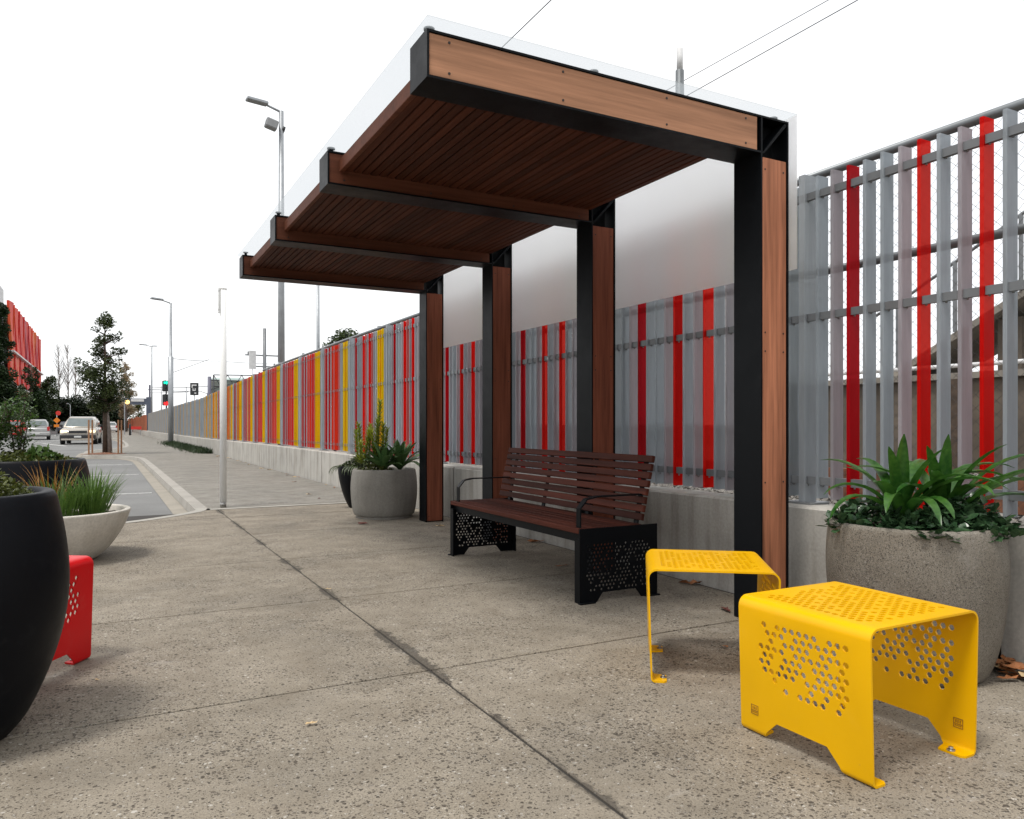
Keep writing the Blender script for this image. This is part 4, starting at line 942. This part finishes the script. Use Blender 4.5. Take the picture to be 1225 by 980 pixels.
p = at(68, 500, 74); t = thing('roadwork_sign', 'orange diamond and disc warning signs on a post across the road', 'sign', (p.x, p.y, -.1))
MB().tube([(0, 0.05, 0), (0, .05, 2.3)], .035, 8).build('pole', M['lamp'], t); MB().tube([(0, 0, 1.55), (0, -.03, 1.55)], .30, 4).build('diamond', M['orange'], t)
MB().tube([(.12, 0, 2.25), (.12, -.03, 2.25)], .22, 14).build('disc', M['signred'], t); MB().box(-.25, .25, -.03, 0, .9, 1.15).build('plate', M['orange'], t)
# overhead wires
def cable(label, pts, r=.012, sag=.3):
    P = []
    for a, b_ in zip(pts, pts[1:]):
        a, b_ = Vector(a), Vector(b_)
        for k in range(16): f = k/16; P.append(a.lerp(b_, f)-Vector((0, 0, sag*4*f*(1-f))))
    P.append(Vector(pts[-1])); tag(MB().tube(P, r, 5, False).build('overhead_cable', M['cable']), label, 'cable', 'overhead cables')
def long_cable(label, a, b_, k0, k1, r):
    a, b_ = Vector(a), Vector(b_); b_.z = a.z; cable(label, [a+(a-b_)*k0, b_+(b_-a)*k1], r, .02)
long_cable('thin overhead cable crossing the sky above the front of the roof', at(535, 120, 19), at(700, -40, 13.44), .5, 5, .010)
long_cable('upper of two overhead cables above the right end of the roof', at(740, 140, 24), at(1120, -72, 15.2), .45, 4, .009)
long_cable('lower of two overhead cables above the right end of the roof', at(740, 160, 24), at(1160, -75, 14.3), .45, 4, .011)
cable('catenary cable running right from the lamp pole by the signals', [at(206, 429, 47), at(260, 432, 60), at(345, 436, 70)], .018, .05)
cable('slanting catenary stay wire beside the lamp pole by the signals', [at(206, 446, 47), at(250, 430, 60)], .018, .0)
cable('low catenary cable above the grey fence', [at(180, 463, 80), at(250, 462, 60), at(300, 457, 55)], .025, .1)
cable('lowest catenary cable above the grey fence', [at(180, 470, 80), at(240, 468, 62), at(252, 471, 50)], .025, .05)
for px, top, d, lb in ((223, 463, 75, 'thin catenary mast left of the black indicator sign'), (193, 462, 88, 'thin catenary mast left of the traffic signals')):
    b = at(px, top, d); t = mast('catenary_mast', lb, (b.x, b.y, .43), b.z-.43, .07, M['lamp']); MB().box(-1.4, .2, -.04, .04, b.z-.9, b.z-.82).build('crossarm', M['lamp'], t)

# ------------------------------------------------------------------ buildings
bd = thing('red_building', 'long building clad in red and orange panels across the road', 'building', (-9.6, 0, -.1))
Z = [(2.2, 5.6), (5.9, 9.6), (9.9, 15.6)]
for zi, (a, b_) in enumerate(Z):
    y = 106.0; k = 0
    while y < 155:
        wv = 1.9; dx = .45*math.sin(k*1.9+zi); MB().add([(0+dx*.4, y, a), (-.1-dx*.4, y+wv, a), (-.1+dx*.4, y+wv, b_), (0-dx*.4, y, b_), (-.25+dx*.4, y, a), (-.35-dx*.4, y+wv, a), (-.35+dx*.4, y+wv, b_), (-.25-dx*.4, y, b_)],
            [(0, 1, 2, 3), (7, 6, 5, 4), (0, 3, 7, 4), (1, 5, 6, 2), (3, 2, 6, 7), (0, 4, 5, 1)]).build('panel', M['facade'], bd); y += wv+.06; k += 1
    MB().box(-.35, .35, 106, 155, b_+.02, b_+.22).build('floor_edge', M['white2'], bd) if zi < 2 else None
MB().box(-12, -.9, 105, 156, 0, 15.0).build('core', M['grey'], bd)
MB().box(-12, -.6, 100, 104.9, 0, 14.2).build('stair_tower', M['grey'], bd); MB().box(-3, -.55, 101, 104.5, 14.2, 16.5).build('plant_room', M['white2'], bd)
gb = at(277, 470, 120)
gl = thing('glass_building', 'pale green glazed drum shaped building behind the fence', 'building', (gb.x, gb.y, .3))
MB().lathe([(3.2, 0), (3.2, 7.2), (3.4, 7.25), (3.4, 7.6), (3.1, 7.9)], 40, True, True).build('drum', M['glassb'], gl); MB().lathe([(3.6, 5.0), (3.6, 5.5)], 40, True, True).build('band', M['truss'], gl)
MB().box(2.5, 9, -2, 3, 0, 7.7).build('wing', M['glassb'], gl)
tb = at(275, 455, 60); tr = thing('steel_truss', 'dark zigzag truss beam crossing in front of the glazed drum', 'truss', (tb.x-1.2, tb.y, 0))
for z in (4.0, 4.9): MB().tube([(0, 0, z), (3, -.8, z)], .04, 5).build('chord', M['truss'], tr)
for k in range(6): x = k*.5; MB().tube([(x, -x*.267, 4.0 if k % 2 else 4.9), (x+.5, -(x+.5)*.267, 4.9 if k % 2 else 4.0)], .03, 5).build('diagonal', M['truss'], tr)
MB().tube([(0, 0, 0), (0, 0, 4.9)], .06, 6).build('leg', M['truss'], tr); MB().tube([(3, -.8, 0), (3, -.8, 4.9)], .06, 6).build('leg', M['truss'], tr)

# ------------------------------------------------------------------ cars
def loft(mb, secs):
    n = len(secs[0]); b0 = len(mb.v)
    for s in secs: mb.v += s
    for i_ in range(len(secs)-1):
        for k in range(n): k2 = (k+1) % n; mb.face((b0+i_*n+k, b0+i_*n+k2, b0+(i_+1)*n+k2, b0+(i_+1)*n+k), True)
    mb.face([b0+k for k in reversed(range(n))]); mb.face([b0+(len(secs)-1)*n+k for k in range(n)])
def sec(y, w, z0, z1, c=.06, tw=None):
    tw = tw or w
    return [(-w+c, y, z0), (w-c, y, z0), (w, y, z0+c), (w, y, z0+(z1-z0)*.6), (tw-c*.3, y, z1-c), (tw-c*1.3, y, z1), (-tw+c*1.3, y, z1), (-tw+c*.3, y, z1-c), (-w, y, z0+(z1-z0)*.6), (-w, y, z0+c)]
def car(name, label, loc, rz, paint, L=4.4, W=.87, belt=.95, roof=1.62, hood=.92, lights=True, bumper=None, lower=None):
    """front faces local -Y, wheels on z=0"""
    t_ = thing(name, label, 'car', loc, rz); h = L/2; mb = MB()
    loft(mb, [sec(-h, W*.86, .36, .70, .1), sec(-h+.08, W*.95, .28, .80, .1), sec(-h+.35, W, .26, hood-.03, .09), sec(-h+1.15, W, .26, belt, .08), sec(h-.5, W, .26, belt+.02, .08), sec(h-.08, W*.97, .3, belt, .1), sec(h, W*.9, .38, belt-.12, .1)])
    bd_ = mb.build('body', paint, t_)
    mb = MB(); y0, y1 = -h+1.0, h-.12
    loft(mb, [sec(y0, W*.90, belt-.02, belt+.02, .02), sec(y0+.72, W*.86, belt-.02, roof-.05, .07, W*.72), sec(y0+1.1, W*.86, belt-.02, roof, .07, W*.74), sec(y1-.55, W*.86, belt-.02, roof, .07, W*.74), sec(y1-.25, W*.86, belt-.02, roof-.05, .07, W*.72), sec(y1, W*.86, belt-.02, belt+.1, .05, W*.8)])
    cb = mb.build('cabin', paint, t_)
    def pane(name, pts): 
        m2 = MB(); m2.add(pts, [(0, 1, 2, 3)]); return m2.build(name, M['glass'], cb)
    e = .012; kz = roof-.05
    def fy(z): return y0+.72*(z-belt)/(kz-belt)
    def ry(z): return y1-.25*(z-belt-.1)/(kz-belt-.1)
    za, zb = belt+.06, kz-.05
    pane('windscreen', [(-W*.80, fy(za)-.03, za), (W*.80, fy(za)-.03, za), (W*.66, fy(zb)-.03, zb), (-W*.66, fy(zb)-.03, zb)])
    pane('rear_window', [(W*.76, ry(za+.1)+.03, za+.1), (-W*.76, ry(za+.1)+.03, za+.1), (-W*.64, ry(zb)+.03, zb), (W*.64, ry(zb)+.03, zb)])
    for s in (-1, 1):
        for ya, yb in ((y0+.62, y0+1.35), (y0+1.42, y0+2.05), (y0+2.12, y1-.35)):
            if yb > ya:
                pts = [(s*(W*.862+.006), ya, belt+.06), (s*(W*.862+.006), yb, belt+.06), (s*(W*.77+.012), yb, roof-.16), (s*(W*.77+.012), ya+.12, roof-.16)]
                pane('side_window', pts if s > 0 else pts[::-1])
        for yw in (-h+.78, h-.8):
            wl = MB().tube([(s*(W-.20), yw, .33), (s*(W+.01), yw, .33)], .33, 18).build('wheel', M['tyre'], t_)
            MB().tube([(s*(W+.0), yw, .33), (s*(W+.022), yw, .33)], .2, 12).build('rim', M['rim'], wl)
        MB().bbox(s*W*.76-.17, s*W*.76+.17, -h-.015, -h+.20, .68, .83, .03).build('headlight', M['head'] if lights else M['plate'], t_)
        MB().bbox(s*W*.85-.09, s*W*.85+.09, h-.10, h+.012, .68, .98, .02).build('tail_light', M['tail'], t_)
        MB().bbox(s*(W+.08)-.09, s*(W+.08)+.09, y0+.42, y0+.52, belt+.03, belt+.18, .03).build('mirror', M['plast'], t_)
    MB().bbox(-W*.5, W*.5, -h-.012, -h+.1, .64, .80, .015).build('grille', M['plast'], t_)
    MB().bbox(-W*.97, W*.97, -h-.07, -h+.25, .30, .58, .05).build('front_bumper', bumper or paint, t_); MB().bbox(-W*.97, W*.97, h-.2, h+.06, .32, .58, .05).build('rear_bumper', bumper or paint, t_)
    if lower: MB().bbox(-W*.9, W*.9, -h-.085, -h+.1, .24, .34, .02).build('lower_lip', lower, t_)
    MB().box(-.18, .18, -h-.082, -h-.071, .40, .50).build('number_plate', M['plate'], t_); MB().box(-.18, .18, h+.061, h+.07, .44, .54).build('number_plate', M['plate'], t_)
    return t_
p = at(98, 530, 46); car('parked_car', 'champagne utility car with glowing headlights facing the camera', (p.x, p.y, -.10), math.radians(-4), M['champ'], 4.5, .93, .98, 1.62, .96, True, M['plast'], M['champ'])
p = at(44, 524, 58); car('parked_car', 'silver estate car seen from behind on the far side of the road', (p.x, p.y, -.10), math.radians(180+4), M['silver'], 4.4, .85, .92, 1.52, .9, False) 
p = at(132, 515, 105); car('distant_car', 'white car far down the road behind the street tree', (p.x, p.y, -.10), math.radians(180), M['carwhite'], 4.3, .85, .92, 1.5, .9, False)
p = at(79, 515, 98); car('distant_car', 'dark car far down the road beside the champagne car', (p.x, p.y, -.10), 0, M['navy'], 4.3, .85, .92, 1.5, .9, False)
p = at(18, 530, 66); car('distant_car', 'red car at the far kerb half hidden by shrubs at left', (p.x, p.y, -.10), PI, M['signred'], 4.2, .84, .9, 1.5, .9, False)

# ------------------------------------------------------------------ fallen leaves
def leaf(label, x, y, s, mat, q, group=None, z=.0):
    mb = MB(); n = 10; mb.v.append((0, 0, .006))
    for k in range(n):
        a = 2*PI*k/n; r = s*(.55+.25*math.cos(a*2)+q.uniform(-.08, .12)); mb.v.append((r*1.3*math.cos(a), r*.8*math.sin(a), .004+q.random()*s*.35))
    for k in range(n): mb.face((0, 1+k, 1+(k+1) % n))
    o = mb.build('fallen_leaf', mat, None, (x, y, z+.002), q.uniform(0, 6.28)); tag(o, label, 'leaf', group or 'fallen leaves'); return o
q = random.Random(12)
def on_ground(px, py): d = EYE*FPX/(py-CYPX); v = at(px, py, d); return v.x, v.y
for px, py, s, mt, lb in ((435, 628, .075, 'leafred', 'dark red curled leaf in front of the grey succulent planter'), (526, 630, .05, 'leafpale', 'pale leaf on the ground left of the bench'), (642, 649, .075, 'leafdry', 'brown leaf on the ground under the bench'),
    (672, 678, .055, 'leafdry', 'brown leaf lying under the near end of the bench'), (845, 697, .085, 'leafdry', 'brown leaf under the askew yellow stool'), (868, 731, .05, 'leafred', 'dark leaf beside the nearest stool'), (373, 868, .022, 'leafpale', 'pale yellow leaf alone on the open paving'),
    (392, 706, .03, 'leafpale', 'pale sliver of leaf beside the long paving joint'), (370, 592, .06, 'leafpale', 'pale leaf on the footpath near the wall base'), (382, 597, .04, 'leafred', 'dark leaf on the footpath by the black planter'), (352, 577, .05, 'leafdry', 'brown leaf against the foot of the pale wall'),
    (867, 775, .018, 'leafdry', 'tiny brown leaf fragment between the yellow stools'), (116, 815, .014, 'leafpale', 'tiny pale fragment right of the red stool')):
    x, y = on_ground(px, py); leaf(lb, min(x, WX-.08), y, s, M[mt], q)
for k in range(38):
    a = q.uniform(-1.15, -.1); r = q.uniform(.31, .6); x = PR[0]+r*math.cos(a); y = PR[1]+r*math.sin(a)
    if x > WX-.05: x = WX-.05-q.random()*.1
    leaf('curled brown leaf in the heap at the foot of the speckled stone planter', x, y, q.uniform(.035, .065), M[q.choice(['leafdry', 'leafdry', 'leafpale', 'leafdry'])], q, 'leaf heap by the stone planter', q.random()*.035)
for k in range(34):
    y = 10.5+22*q.random()**1.5; leaf('dry leaf in the litter along the foot of the pale wall', WX-.05-abs(q.gauss(0, .09)), y, q.uniform(.025, .06), M[q.choice(['leafdry', 'leafpale', 'leafpale'])], q, 'leaf litter along the wall')
gr = MB(); q = random.Random(31)
for k in range(420):
    x, y = q.uniform(-.3, 3.4), q.uniform(1.2, 9); r = q.uniform(.0015, .004); gr.add([(x+a*r, y+b_*r, r*.6+c*r*.7) for a, b_, c in oc8], of8)
tag(gr.build('grit', M['edge']), 'tiny loose pale grit scattered over the concrete paving', 'grit', kind='stuff')
